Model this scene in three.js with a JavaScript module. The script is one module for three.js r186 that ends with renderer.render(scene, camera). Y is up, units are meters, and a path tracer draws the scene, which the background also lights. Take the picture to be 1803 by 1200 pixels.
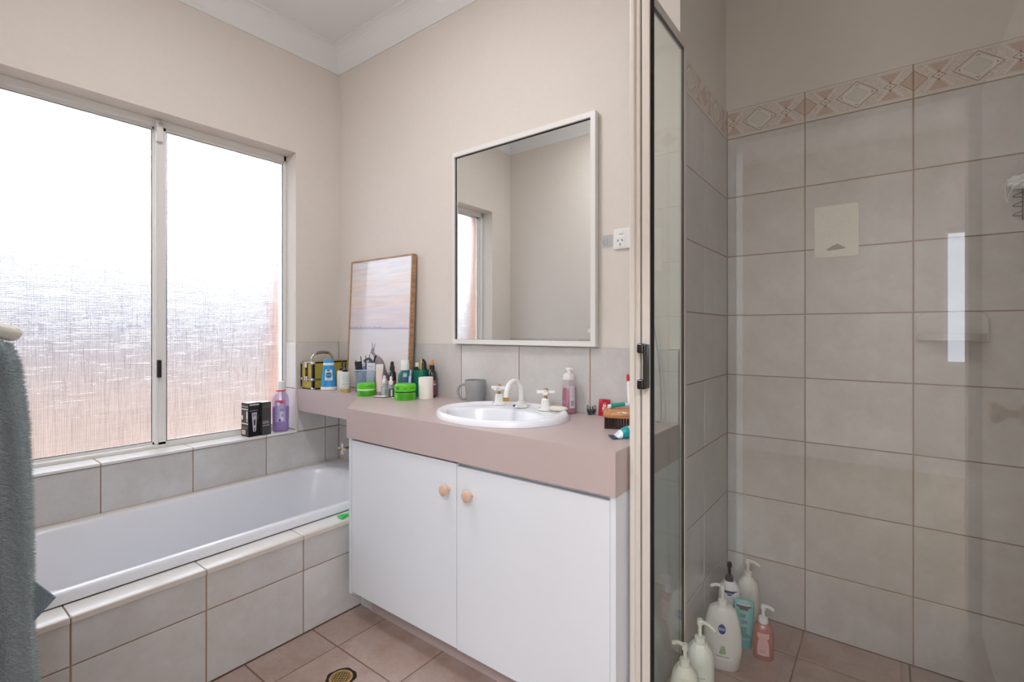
import * as THREE from 'three';
import { RoundedBoxGeometry } from 'three/addons/geometries/RoundedBoxGeometry.js';
import { mergeGeometries, toCreasedNormals } from 'three/addons/utils/BufferGeometryUtils.js';
import { RectAreaLightUniformsLib } from 'three/addons/lights/RectAreaLightUniformsLib.js';

// ---------------------------------------------------------------- camera, sky, sun, exposure
const scene = new THREE.Scene();
const renderer = new THREE.WebGLRenderer({ antialias: true });
renderer.toneMapping = THREE.LinearToneMapping;
renderer.toneMappingExposure = 1.52;
renderer.shadowMap.enabled = true;
RectAreaLightUniformsLib.init();
const YAW = THREE.MathUtils.degToRad(37.4237), EYE = new THREE.Vector3(2.5162, 1.1445, 1.6412);
const camera = new THREE.PerspectiveCamera(2 * Math.atan(600 / 862.5183) * 180 / Math.PI, 1803 / 1200, 0.02, 100);
camera.position.copy(EYE);
camera.lookAt(EYE.x - Math.sin(YAW), EYE.y, EYE.z - Math.cos(YAW));
camera.setViewOffset(1803, 1200, 0, 17.87, 1803, 1200);
{
  // hazy bright sky: a little bluer overhead, the same all the way round
  const w = 64, h = 64, d = new Float32Array(w * h * 4);
  for (let j = 0; j < h; j++) {
    const e = Math.max(0, (j + 0.5) / h * 2 - 1);
    const k = [3.95 - 0.3 * e, 4.25 - 0.3 * e, 4.8 - 0.2 * e];
    for (let i = 0; i < w; i++) d.set([k[0], k[1], k[2], 1], (j * w + i) * 4);
  }
  const sky = new THREE.DataTexture(d, w, h, THREE.RGBAFormat, THREE.FloatType);
  sky.mapping = THREE.EquirectangularReflectionMapping; sky.magFilter = THREE.LinearFilter; sky.needsUpdate = true;
  scene.background = sky;
}
const sun = new THREE.DirectionalLight(0xfff1e0, 2.2);
sun.position.set(6, 9, -5); sun.target.position.set(-1, 0, 1); sun.castShadow = true;
Object.assign(sun.shadow.camera, { left: -9, right: 9, top: 9, bottom: -9, near: 0.5, far: 30 });
scene.add(sun, sun.target);

// ---------------------------------------------------------------- helpers
let seed = 7;
const rnd = () => { seed = (seed * 1664525 + 1013904223) >>> 0; return seed / 4294967296; };
const V = (x, y, z) => new THREE.Vector3(x, y, z);
const lin = (r, g, b) => new THREE.Color().setRGB(r, g, b);
const css = (c) => new THREE.Color(c);
const std = (color, roughness = 0.6, more = {}) => new THREE.MeshStandardMaterial({ color, roughness, ...more });
const phys = (color, roughness = 0.4, more = {}) => new THREE.MeshPhysicalMaterial({ color, roughness, ...more });
function mesh(name, geo, mat, parent = scene) {
  const m = new THREE.Mesh(geo, mat); m.name = name; m.castShadow = m.receiveShadow = true; parent.add(m); return m;
}
const taken = new Map();
function numbered(n) { const k = taken.get(n) ?? 0; taken.set(n, k + 1); return k ? `${n}_${String(k).padStart(3, '0')}` : n; }
function thing(name, label, category, [x, y, z] = [0, 0, 0], turn = 0, group) {
  const g = new THREE.Group(); g.name = numbered(name); g.position.set(x, y, z); g.rotation.y = turn;
  g.userData = { label, category }; if (group) g.userData.group = group; scene.add(g); return g;
}
function struct(name, label, category = 'wall') {
  const g = new THREE.Group(); g.name = name; g.userData = { kind: 'structure', label, category }; scene.add(g); return g;
}
const faceCam = (x, z) => Math.atan2(EYE.x - x, EYE.z - z);
// box from corner to corner
function boxG(x0, x1, y0, y1, z0, z1, r = 0) {
  const g = r ? new RoundedBoxGeometry(x1 - x0, y1 - y0, z1 - z0, 2, r) : new THREE.BoxGeometry(x1 - x0, y1 - y0, z1 - z0);
  g.translate((x0 + x1) / 2, (y0 + y1) / 2, (z0 + z1) / 2); return boxUV(g);
}
// uv in metres from the dominant axis of the normal
function boxUV(g, ox = 0, oy = 0) {
  if (g.index) g = g.toNonIndexed();
  const p = g.attributes.position, n = g.attributes.normal, uv = new Float32Array(p.count * 2);
  for (let t = 0; t < p.count; t += 3) {
    const a = V(0, 0, 0); for (let k = 0; k < 3; k++) a.add(V(n.getX(t + k), n.getY(t + k), n.getZ(t + k)));
    const ax = Math.abs(a.x), ay = Math.abs(a.y), az = Math.abs(a.z);
    for (let k = 0; k < 3; k++) {
      const i = t + k, x = p.getX(i), y = p.getY(i), z = p.getZ(i);
      const q = ax >= ay && ax >= az ? [z, y] : ay >= az ? [x, z] : [x, y];
      uv[i * 2] = q[0] + ox; uv[i * 2 + 1] = q[1] + oy;
    }
  }
  g.setAttribute('uv', new THREE.BufferAttribute(uv, 2)); return g;
}
const merge = (list) => mergeGeometries(list.map((g) => { g = g.index ? g.toNonIndexed() : g; for (const k of Object.keys(g.attributes)) if (!['position', 'normal', 'uv'].includes(k)) g.deleteAttribute(k); return g; }));
const crease = (g, deg = 35) => toCreasedNormals(g, deg * Math.PI / 180);
const lathe = (pts, seg = 40) => crease(new THREE.LatheGeometry(pts.map(([r, y]) => new THREE.Vector2(r, y)), seg));
function tube(pts, r, seg = 32, rs = 10, closed = false) {
  return new THREE.TubeGeometry(new THREE.CatmullRomCurve3(pts.map((p) => V(...p)), closed, 'catmullrom', 0.5), seg, r, rs, closed);
}
function cyl(a, b, r0, r1 = r0, seg = 20) {            // from a to b with end caps
  const A = V(...a), B = V(...b), d = B.clone().sub(A), g = new THREE.CylinderGeometry(r1, r0, d.length(), seg);
  g.applyQuaternion(new THREE.Quaternion().setFromUnitVectors(V(0, 1, 0), d.normalize())); g.translate(...A.add(B).multiplyScalar(0.5).toArray()); return g;
}
// loops of equal length, lofted; ends closed on request
function loft(rings, { capA = false, capB = false, uvScale } = {}) {
  const n = rings[0].length, pos = [], uv = [], idx = [];
  rings.forEach((r, j) => r.forEach((p, i) => { pos.push(p.x, p.y, p.z); uv.push(...(uvScale ? [i / n * uvScale[0], j / (rings.length - 1) * uvScale[1]] : [i / n, p.y])); }));
  for (let j = 0; j < rings.length - 1; j++) for (let i = 0; i < n; i++) {
    const a = j * n + i, b = j * n + (i + 1) % n, c = a + n, d = b + n; idx.push(a, b, c, b, d, c);
  }
  const cap = (j, flip) => { const c = V(0, 0, 0); rings[j].forEach((p) => c.add(p)); c.multiplyScalar(1 / n); const k = pos.length / 3; pos.push(c.x, c.y, c.z); uv.push(0.5, c.y);
    for (let i = 0; i < n; i++) { const a = j * n + i, b = j * n + (i + 1) % n; idx.push(...(flip ? [k, b, a] : [k, a, b])); } };
  if (capA) cap(0, true); if (capB) cap(rings.length - 1, false);
  const g = new THREE.BufferGeometry();
  g.setAttribute('position', new THREE.Float32BufferAttribute(pos, 3)); g.setAttribute('uv', new THREE.Float32BufferAttribute(uv, 2)); g.setIndex(idx); g.computeVertexNormals(); return g;
}
function superLoop(a, b, y, p = 2, n = 36, cx = 0, cz = 0) {
  const out = [];
  for (let i = 0; i < n; i++) { const t = -i / n * Math.PI * 2, c = Math.cos(t), s = Math.sin(t);
    out.push(V(cx + a * Math.sign(c) * Math.abs(c) ** (2 / p), y, cz + b * Math.sign(s) * Math.abs(s) ** (2 / p))); }
  return out;
}
const sbody = (prof, p = 2, n = 36) => crease(loft(prof.map(([y, a, b, cx = 0, cz = 0]) => superLoop(a, b, y, p, n, cx, cz)), { capA: true, capB: true }), 40);
// a bowed label on a round or oval body, centred on local +z
function labelG(a, b, y0, y1, half, seg = 14, y1a = a, y1b = b) {
  const g = new THREE.PlaneGeometry(1, 1, seg, 1), p = g.attributes.position;
  for (let i = 0; i < p.count; i++) { const t = p.getX(i) * 2 * half, k = p.getY(i) + 0.5;
    p.setXYZ(i, Math.sin(t) * (a + (y1a - a) * k), y0 + (y1 - y0) * k, Math.cos(t) * (b + (y1b - b) * k)); }
  g.computeVertexNormals(); return g;
}
function extrudeUp(shape, y0, y1, bevel = 0) {           // plan shape in (x, -z)
  const g = new THREE.ExtrudeGeometry(shape, { depth: y1 - y0 - 2 * bevel, bevelEnabled: bevel > 0, bevelSize: bevel, bevelThickness: bevel, bevelOffset: -bevel, bevelSegments: 2, curveSegments: 40 });
  g.rotateX(-Math.PI / 2); g.translate(0, y0 + bevel, 0); return boxUV(g);
}
const plan = (pts) => new THREE.Shape(pts.map(([x, z]) => new THREE.Vector2(x, -z)));

// ---------------------------------------------------------------- textures
function noiseGrid(n, s) { const a = new Float32Array(n * n); let q = s; for (let i = 0; i < a.length; i++) { q = (q * 1664525 + 1013904223) >>> 0; a[i] = q / 4294967296; } return a; }
function fbm(size, base, octaves, s, fall = 0.5, ax = 1, ay = 1) {      // periodic value noise, 0..1
  const out = new Float32Array(size * size); let amp = 1, tot = 0;
  for (let o = 0; o < octaves; o++) {
    const nx = Math.max(1, Math.round(base * ax)) << o, ny = Math.max(1, Math.round(base * ay)) << o, n = Math.max(nx, ny), g = noiseGrid(n, s + o * 977);
    for (let j = 0; j < size; j++) { const v = j / size * ny, y0 = Math.floor(v), fy = v - y0, sy = fy * fy * (3 - 2 * fy), r0 = (y0 % ny) * n, r1 = ((y0 + 1) % ny) * n;
      for (let i = 0; i < size; i++) { const u = i / size * nx, x0 = Math.floor(u), fx = u - x0, sx = fx * fx * (3 - 2 * fx), c0 = x0 % nx, c1 = (x0 + 1) % nx;
        const a = g[r0 + c0] + (g[r0 + c1] - g[r0 + c0]) * sx, b = g[r1 + c0] + (g[r1 + c1] - g[r1 + c0]) * sx; out[j * size + i] += amp * (a + (b - a) * sy); } }
    tot += amp; amp *= fall;
  }
  for (let i = 0; i < out.length; i++) out[i] /= tot; return out;
}
function dataTex(size, fn, metres = 1, srgb = true) {
  const d = new Uint8Array(size * size * 4);
  for (let i = 0; i < size * size; i++) { const c = fn(i, i % size, Math.floor(i / size)); for (let k = 0; k < 3; k++) d[i * 4 + k] = Math.max(0, Math.min(255, Math.round(c[k]))); d[i * 4 + 3] = 255; }
  const t = new THREE.DataTexture(d, size, size); t.wrapS = t.wrapT = THREE.RepeatWrapping; t.repeat.set(1 / metres, 1 / metres); t.magFilter = THREE.LinearFilter; t.minFilter = THREE.LinearMipmapLinearFilter; t.generateMipmaps = true;
  if (srgb) t.colorSpace = THREE.SRGBColorSpace; t.needsUpdate = true; return t;
}
const grey = (f, lo, hi) => (i) => { const v = lo + (hi - lo) * f[i]; return [v, v, v]; };
const mixc = (a, b, t) => a.map((x, i) => x + (b[i] - x) * t);
function canvasTex(w, h, draw) {
  const c = document.createElement('canvas'); c.width = w; c.height = h; const x = c.getContext('2d'); draw(x, w, h);
  const t = new THREE.CanvasTexture(c); t.colorSpace = THREE.SRGBColorSpace; t.magFilter = THREE.LinearFilter; return t;
}
const sm = (t) => { t = Math.max(0, Math.min(1, t)); return t * t * (3 - 2 * t); };
const N1 = fbm(512, 3, 6, 11, 0.55), N2 = fbm(512, 8, 5, 23, 0.6), N3 = fbm(512, 64, 3, 5, 0.6), N4 = fbm(512, 2, 7, 91, 0.62);
const tileMap = dataTex(512, (i) => { const a = sm((N1[i] - 0.3) * 2.4), b = sm((N2[i] - 0.35) * 2.6); let c = mixc([211, 207, 202], [224, 222, 219], a); c = mixc(c, [202, 194, 187], b * 0.35); return c.map((v) => v + (N3[i] - 0.5) * 7); }, 0.7);
const floorMap = dataTex(512, (i) => { const a = sm((N4[i] - 0.32) * 2.6), b = sm((N2[i] - 0.4) * 3); let c = mixc([178, 155, 142], [192, 174, 165], a); c = mixc(c, [166, 132, 114], b * 0.5); return c.map((v) => v + (N3[i] - 0.5) * 12); }, 0.6);
const tileBump = dataTex(512, grey(N2, 0, 255), 0.35, false);
const plasterBump = dataTex(512, (i) => { const v = 128 + (N3[i] - 0.5) * 90 + (N2[i] - 0.5) * 60; return [v, v, v]; }, 0.25, false);
const plasterMap = dataTex(512, (i) => { const v = (N1[i] - 0.5) * 5 + (N3[i] - 0.5) * 3; return [229 + v, 221 + v, 212 + v]; }, 1.3);
const woodMap = (a, b) => { const f = fbm(256, 3, 5, 41, 0.6, 1, 8); return dataTex(256, (i) => mixc(a, b, sm((f[i] - 0.25) * 2)), 0.2); };
// woven obscure glass: strands that scatter, gaps that let more through
const weaveTex = (() => {
  const n = 1024, f = new Float32Array(n * n).fill(0);
  const strand = (len, thick, horiz, amp) => { let x = rnd() * n, y = rnd() * n, dy = (rnd() - 0.5) * 0.05; for (let k = 0; k < len; k++) { dy += (rnd() - 0.5) * 0.012; dy *= 0.985; y += dy; x += 1;
    for (let t = -thick; t <= thick; t++) { const X = (Math.floor(horiz ? x : y + t) % n + n) % n, Y = (Math.floor(horiz ? y + t : x) % n + n) % n, q = amp * (1 - Math.abs(t) / (thick + 1)); f[Y * n + X] += q; } } };
  for (let k = 0; k < 900; k++) strand(60 + rnd() * 220, 1, true, rnd() < 0.5 ? 0.6 : -0.6);
  for (let k = 0; k < 900; k++) strand(60 + rnd() * 220, 1, false, rnd() < 0.5 ? 1 : -1);
  for (let k = 0; k < 90; k++) { const y = k / 90 * n; for (let i = 0; i < n; i++) for (let t = 0; t < 3; t++) { f[((Math.floor(y + t + Math.sin(i * 0.02 + k) * 1.6) + n) % n) * n + i] -= 0.8; f[i * n + ((Math.floor(y + t + Math.sin(i * 0.017 + k * 2) * 1.6) + n) % n)] -= 1.0; } }
  const tex = dataTex(n, (i) => { const v = 132 + 34 * Math.max(-2.2, Math.min(1.8, f[i])); return [v, v, v]; }, 0.62, false);
  const tint = dataTex(n, (i) => { const v = 255 - 34 * Math.max(0, Math.min(2, -f[i])); return [v, v, v]; }, 0.62);
  return [tex, tint];
})();
const [weaveBump, weaveTint] = weaveTex;

// ---------------------------------------------------------------- materials
const M = {
  plaster: std(0xffffff, 0.85, { map: plasterMap, bumpMap: plasterBump, bumpScale: 0.0004 }),
  ceiling: std(lin(0.87, 0.87, 0.865), 0.9, { bumpMap: plasterBump, bumpScale: 0.0003 }),
  grout: std(css('#a08472'), 0.95), floorGrout: std(css('#7a5f52'), 0.95),
  tile: [0, 1, 2].map((k) => phys(lin(0.94 + 0.03 * k, 0.94 + 0.03 * k, 0.94 + 0.03 * k), 0.3, { map: tileMap, bumpMap: tileBump, bumpScale: 0.0003, clearcoat: 0.2, clearcoatRoughness: 0.15 })),
  floor: [0, 1, 2].map((k) => phys(lin(0.9 + 0.05 * k, 0.9 + 0.04 * k, 0.9 + 0.04 * k), 0.34, { map: floorMap, bumpMap: tileBump, bumpScale: 0.0004, clearcoat: 0.25, clearcoatRoughness: 0.2 })),
  sill: phys(css('#efece8'), 0.25, { clearcoat: 0.4, clearcoatRoughness: 0.1 }),
  frame: phys(css('#f0eee9'), 0.4), cream: phys(css('#dcd3c8'), 0.38, { clearcoat: 0.2 }), white: phys(css('#eeece7'), 0.4), whiteGloss: phys(css('#f1efe9'), 0.12, { clearcoat: 0.6, clearcoatRoughness: 0.05 }),
  enamel: phys(css('#eff0f4'), 0.26, { clearcoat: 0.3, clearcoatRoughness: 0.2 }),
  laminate: phys(css('#c3b0ab'), 0.38),
  cabinet: phys(css('#e6e8eb'), 0.42), peach: phys(css('#dcb79d'), 0.3, { clearcoat: 0.4 }),
  black: std(css('#121214'), 0.45), blackGloss: phys(css('#0e0d0e'), 0.15, { clearcoat: 0.5 }), rubber: std(css('#161718'), 0.8),
  chrome: std(css('#d8d8da'), 0.16, { metalness: 1 }), gold: std(css('#c99a52'), 0.28, { metalness: 1 }), dark: std(css('#1d1512'), 0.9),
  mirror: std(lin(0.86, 0.88, 0.87), 0.015, { metalness: 1 }),
  glass: phys(lin(0.985, 0.99, 0.987), 0.0, { transmission: 1, thickness: 0, ior: 1.5 }),
  sideGlass: phys(lin(0.93, 0.96, 0.945), 0.0, { transmission: 1, thickness: 0, ior: 1.5 }),
  obscure: phys(0xffffff, 0.36, { transmission: 1, thickness: 0.004, ior: 1.5, map: weaveTint, bumpMap: weaveBump, bumpScale: 0.002 }),
  brick: std(css('#c08a6a'), 0.9), whitePlastic: phys(css('#f2f1ee'), 0.35), clearPlastic: phys(lin(0.93, 0.95, 0.97), 0.25, { transmission: 0.9, thickness: 0, ior: 1.46 }),
};

// ---------------------------------------------------------------- tiling
const tileCache = new Map();
function tileG(w, h, t = 0.006, b = 0.0012, variant = 0) {
  const key = [w, h, t, variant].map((v) => v.toFixed(4)).join();
  if (tileCache.has(key)) return tileCache.get(key);
  const ring = (iw, ih, z) => [[-iw, -ih, z], [iw, -ih, z], [iw, ih, z], [-iw, ih, z]];
  const R = [ring(w / 2 - b, h / 2 - b, 0), ring(w / 2, h / 2, -b), ring(w / 2, h / 2, -t)], pos = [];
  const quad = (a, c, d, e) => pos.push(...a, ...c, ...d, ...a, ...d, ...e);
  quad(...R[0]); for (let k = 0; k < 2; k++) for (let i = 0; i < 4; i++) quad(R[k + 1][i], R[k + 1][(i + 1) % 4], R[k][(i + 1) % 4], R[k][i]);
  const g = new THREE.BufferGeometry(); g.setAttribute('position', new THREE.Float32BufferAttribute(pos, 3)); g.computeVertexNormals();
  const uv = []; for (let i = 0; i < pos.length; i += 3) uv.push(pos[i] + variant * 0.237 + w * 3.1, pos[i + 1] + variant * 0.411 + h * 2.3);
  g.setAttribute('uv', new THREE.Float32BufferAttribute(uv, 2)); tileCache.set(key, g); return g;
}
// tiles on a plane: us, vs are joint positions along U and V measured from the origin; the face lies in the plane
function tileWall(parent, O, U, W, us, vs, mats, { gap = 0.004, name = 'tile', skip, t = 0.006, geo } = {}) {
  const o = V(...O), u = V(...U), v = V(...W), n = u.clone().cross(v), basis = new THREE.Matrix4().makeBasis(u, v, n), out = [];
  for (let i = 0; i < us.length - 1; i++) for (let j = 0; j < vs.length - 1; j++) {
    if (skip && skip(i, j)) continue;
    const w = us[i + 1] - us[i] - gap, h = vs[j + 1] - vs[j] - gap; if (w < 0.004 || h < 0.004) continue;
    const k = Math.floor(rnd() * 4), m = mesh(name, (geo ?? tileG)(w, h, t, 0.0012, k), mats[Math.floor(rnd() * mats.length)], parent);
    m.quaternion.setFromRotationMatrix(basis);
    m.position.copy(o).addScaledVector(u, (us[i] + us[i + 1]) / 2).addScaledVector(v, (vs[j] + vs[j + 1]) / 2).addScaledVector(n, (rnd() - 0.5) * 0.0006); out.push(m);
  }
  return out;
}
const seq = (a, step, n) => Array.from({ length: n }, (_, i) => a + step * i);

// ---------------------------------------------------------------- room shell
const H = 2.74, SF = -0.045;                                 // ceiling height, shower floor
const ROWS = [SF, 0.198, 0.451, 0.704, 0.957, 1.2103, 1.4633, 1.7163, 1.9693];
{ // window wall
  const w = struct('wall_left', 'cream plaster window wall with pale grey tiles below the sill');
  const T0 = -0.27, x1 = -0.006, z0 = 0.256, z1 = 1.414, y0 = 0.6, y1 = 2.102;
  mesh('plaster', merge([boxG(T0 + 0.11, x1, SF - 0.1, y0 - 0.006, -0.006, 1.752), boxG(T0 + 0.11, x1, y1, H + 0.1, -0.006, 1.752), boxG(T0 + 0.11, x1, y0 - 0.006, y1, -0.006, z0), boxG(T0 + 0.11, x1, y0 - 0.006, y1, z1, 1.752)]), M.plaster, w);
  mesh('brickwork', merge([boxG(T0, T0 + 0.11, -0.4, y0 - 0.03, -0.85, 3.2), boxG(T0, T0 + 0.11, y1 + 0.0, H, -0.85, 3.2), boxG(T0, T0 + 0.11, y0 - 0.03, y1, -0.85, z0 - 0.004), boxG(T0, T0 + 0.11, y0 - 0.03, y1, z1 + 0.004, 3.2)]), M.brick, w);
  // tiles under the sill and in the corner beside the window
  const zs = [0, 0.0857, 0.4168, 0.7495, 1.0805, 1.4135, 1.652];
  mesh('grout', merge([boxG(-0.0055, -0.0015, 0, 0.599, 0, 1.652), boxG(-0.0055, -0.0015, 0.599, 1.083, 0, z0)]), M.grout, w);
  tileWall(w, [0, 0, 1.652], [0, 0, -1], [0, 1, 0], zs.map((z) => 1.652 - z).reverse(), [0.36, 0.6], M.tile);
  tileWall(w, [0, 0, z0], [0, 0, -1], [0, 1, 0], [0.0, z0 - 0.0857, z0], [0.603, 0.833], M.tile);
  tileWall(w, [0, 0, z0], [0, 0, -1], [0, 1, 0], [0.0, z0], [0.833, 1.084], M.tile);
  // reveal: tiled low on both jambs, sill of bullnose tiles
  for (const [zj, s] of [[z0, 1], [z1, -1]]) {
    mesh('grout', s > 0 ? boxG(-0.107, 0, 0.612, 1.083, zj - 0.001, zj + 0.0025) : boxG(-0.107, 0, 0.612, 1.083, zj - 0.0025, zj + 0.001), M.grout, w);
    if (s > 0) tileWall(w, [-0.107, 0, zj + 0.004], [1, 0, 0], [0, 1, 0], [0, 0.103], [0.614, 0.835, 1.084], [M.sill], { t: 0.004 });
    else tileWall(w, [0, 0, zj - 0.004], [-1, 0, 0], [0, 1, 0], [0.004, 0.107], [0.614, 0.835, 1.084], [M.sill], { t: 0.004 });
    mesh('tile_trim', boxG(-0.004, 0.0035, 0.599, 1.084, zj - 0.006, zj + 0.006, 0.002), M.cream, w);
  }
  const sz = [z0, 0.4168, 0.7495, 1.0805, z1];
  mesh('grout', boxG(-0.107, -0.002, 0.596, 0.6115, z0, z1), M.grout, w);
  for (let i = 0; i < 4; i++) mesh('sill_tile', boxG(-0.107, 0.006, 0.6, 0.6135, sz[i] + 0.0012, sz[i + 1] - 0.0012, 0.005), M.sill, w);
}
{ // vanity wall
  const w = struct('wall_back', 'cream plaster wall behind the vanity with a tiled splashback');
  mesh('plaster', boxG(-0.27, 1.93, SF - 0.1, H + 0.1, -0.85, -0.006), M.plaster, w);
  mesh('grout', merge([boxG(0, 1.9635, 0.37, 1.08, -0.0055, -0.0015)]), M.grout, w);
  tileWall(w, [0, 0, 0], [1, 0, 0], [0, 1, 0], [0, 0.301, 0.634, 0.967, 1.2965, 1.63, 1.9635], [0.831, 1.082], M.tile);
  tileWall(w, [0, 0, 0], [1, 0, 0], [0, 1, 0], [0, 0.301, 0.634, 0.805], [0.37, 0.603, 0.831], M.tile);
}
{ // shower alcove
  const a = struct('wall_alcove_left', 'side wall of the shower alcove, tiled under a patterned border');
  mesh('plaster', boxG(1.93, 1.961, SF - 0.1, H + 0.1, -0.7, -0.006), M.plaster, a);
  mesh('plaster', boxG(1.93, 1.967, 1.083, H + 0.1, -0.0065, -0.002), M.plaster, a);
  mesh('grout', boxG(1.9615, 1.9655, SF, 2.092, -0.608, -0.004), M.grout, a);
  const us = [0.004, 0.275 + 0.0, 0.608], v = ROWS;
  tileWall(a, [1.967, 0, 0], [0, 0, -1], [0, 1, 0], us, v, M.tile);
  const b = struct('wall_alcove_back', 'back wall of the shower alcove, tiled under a patterned border');
  mesh('plaster', boxG(1.93, 3.1, SF - 0.1, H + 0.1, -0.85, -0.614), M.plaster, b);
  mesh('grout', boxG(1.967, 2.87, SF, 2.092, -0.6135, -0.6095), M.grout, b);
  const bx = [1.967, 2.2582, 2.5912, 2.87];
  tileWall(b, [0, 0, -0.608], [1, 0, 0], [0, 1, 0], bx, v, M.tile);
  // patterned border course
  const borderMap = canvasTex(1024, 384, (x, W, Hh) => {
    x.fillStyle = '#dcd0c4'; x.fillRect(0, 0, W, Hh);
    for (let i = 0; i < 900; i++) { x.fillStyle = ['rgba(190,150,135,.25)', 'rgba(235,230,224,.35)', 'rgba(170,160,150,.18)'][i % 3]; x.beginPath(); x.ellipse(rnd() * W, rnd() * Hh, 4 + rnd() * 22, 2 + rnd() * 5, rnd() * 3, 0, 7); x.fill(); }
    for (const y of [20, Hh - 20]) { x.fillStyle = '#e2dbd0'; x.fillRect(0, y - 16, W, 32); x.strokeStyle = '#b3a294'; x.lineWidth = 2; x.strokeRect(-4, y - 16, W + 8, 32);
      for (let i = 0; i < 60; i++) { x.strokeStyle = 'rgba(150,125,110,.6)'; x.lineWidth = 2; x.beginPath(); x.arc(i * 17 + 8, y + ((i % 2) ? 4 : -4), 6, rnd() * 3, rnd() * 3 + 3); x.stroke(); } }
    const dia = (cx, w, h, fill, line, lw) => { x.beginPath(); x.moveTo(cx - w, Hh / 2); x.lineTo(cx, Hh / 2 - h); x.lineTo(cx + w, Hh / 2); x.lineTo(cx, Hh / 2 + h); x.closePath(); if (fill) { x.fillStyle = fill; x.fill(); } if (line) { x.strokeStyle = line; x.lineWidth = lw; x.stroke(); } };
    const tri = (cx, s) => { for (const k of [-1, 1]) { x.fillStyle = '#cdb3a1'; x.beginPath(); x.moveTo(cx - 88, Hh / 2 + k * 146); x.lineTo(cx + 88, Hh / 2 + k * 146); x.lineTo(cx, Hh / 2 + k * 30); x.closePath(); x.fill(); } };
    for (const cx of [205, 819]) {
      tri(cx); x.lineWidth = 9; x.strokeStyle = '#e9e2d8'; for (const k of [-1, 1]) { x.beginPath(); x.moveTo(cx - 120, Hh / 2 - k * 150); x.lineTo(cx + 120, Hh / 2 + k * 150); x.stroke(); }
      dia(cx, 56, 40, null, '#6d5340', 5); x.fillStyle = '#8b6a45'; for (const k of [-1, 0, 1]) { x.beginPath(); x.arc(cx, Hh / 2 + k * 50, 8, 0, 7); x.fill(); }
    }
    for (const cx of [0, W]) { dia(cx, 118, 112, '#d0b7a6', '#7d6250', 5); }
    dia(W / 2, 196, 160, '#d9d2c6', '#7c5a4c', 5); dia(W / 2, 178, 145, '#e3dcd0', '#b09787', 2); dia(W / 2, 110, 90, '#d9d3c7', '#b8ac9f', 3);
    x.strokeStyle = '#7c5a4c'; x.lineWidth = 6; for (const [px, py, q] of [[-150, 0, 0], [150, 0, 1], [0, -122, 2], [0, 122, 3]]) { x.beginPath(); const c = [W / 2 + px, Hh / 2 + py]; const d = [[14, 10], [-14, 10], [12, 12], [12, -12]][q]; if (q < 2) { x.moveTo(c[0] + d[0], c[1] - 14); x.lineTo(c[0], c[1]); x.lineTo(c[0] + d[0], c[1] + 14); } else { x.moveTo(c[0] - 16, c[1] + d[1]); x.lineTo(c[0], c[1]); x.lineTo(c[0] + 16, c[1] + d[1]); } x.stroke(); }
  });
  const bm = phys(0xffffff, 0.45, { map: borderMap });
  const borderG = (wd, h, off) => { const g = tileG(wd, h, 0.006, 0.0012, 9).clone(), p = g.attributes.position, uv = []; for (let i = 0; i < p.count; i++) uv.push((p.getX(i) + wd / 2) / 0.333 + off, (p.getY(i) + h / 2) / h); g.setAttribute('uv', new THREE.Float32BufferAttribute(uv, 2)); return g; };
  bm.map.wrapS = THREE.RepeatWrapping;
  const bandY = [1.9693, 2.0925];
  [[1.967, 2.2582, 0.126], [2.2582, 2.5912, 0], [2.5912, 2.87, 0]].forEach(([p, q, off]) => { const m = mesh('border_tile', borderG(q - p - 0.003, 0.1205, off), bm, b); m.position.set((p + q) / 2, (bandY[0] + bandY[1]) / 2, -0.608); });
  [[0.004, 0.275, 0.19], [0.275, 0.608, 0]].forEach(([p, q, off]) => { const m = mesh('border_tile', borderG(q - p - 0.003, 0.1205, off), bm, a); m.rotation.y = Math.PI / 2; m.position.set(1.967, (bandY[0] + bandY[1]) / 2, -(p + q) / 2); });
  const r = struct('wall_right', 'cream plaster wall beside the shower and the open door');
  mesh('plaster', boxG(2.876, 3.0, SF - 0.1, H + 0.1, -0.62, 1.652), M.plaster, r);
  mesh('grout', boxG(2.8715, 2.8755, SF, 2.092, -0.608, 0.42), M.grout, r);
  tileWall(r, [2.87, 0, -0.608], [0, 0, 1], [0, 1, 0], [0, 0.333, 0.666, 1.03], [...ROWS, 2.0925], M.tile);
}
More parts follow.
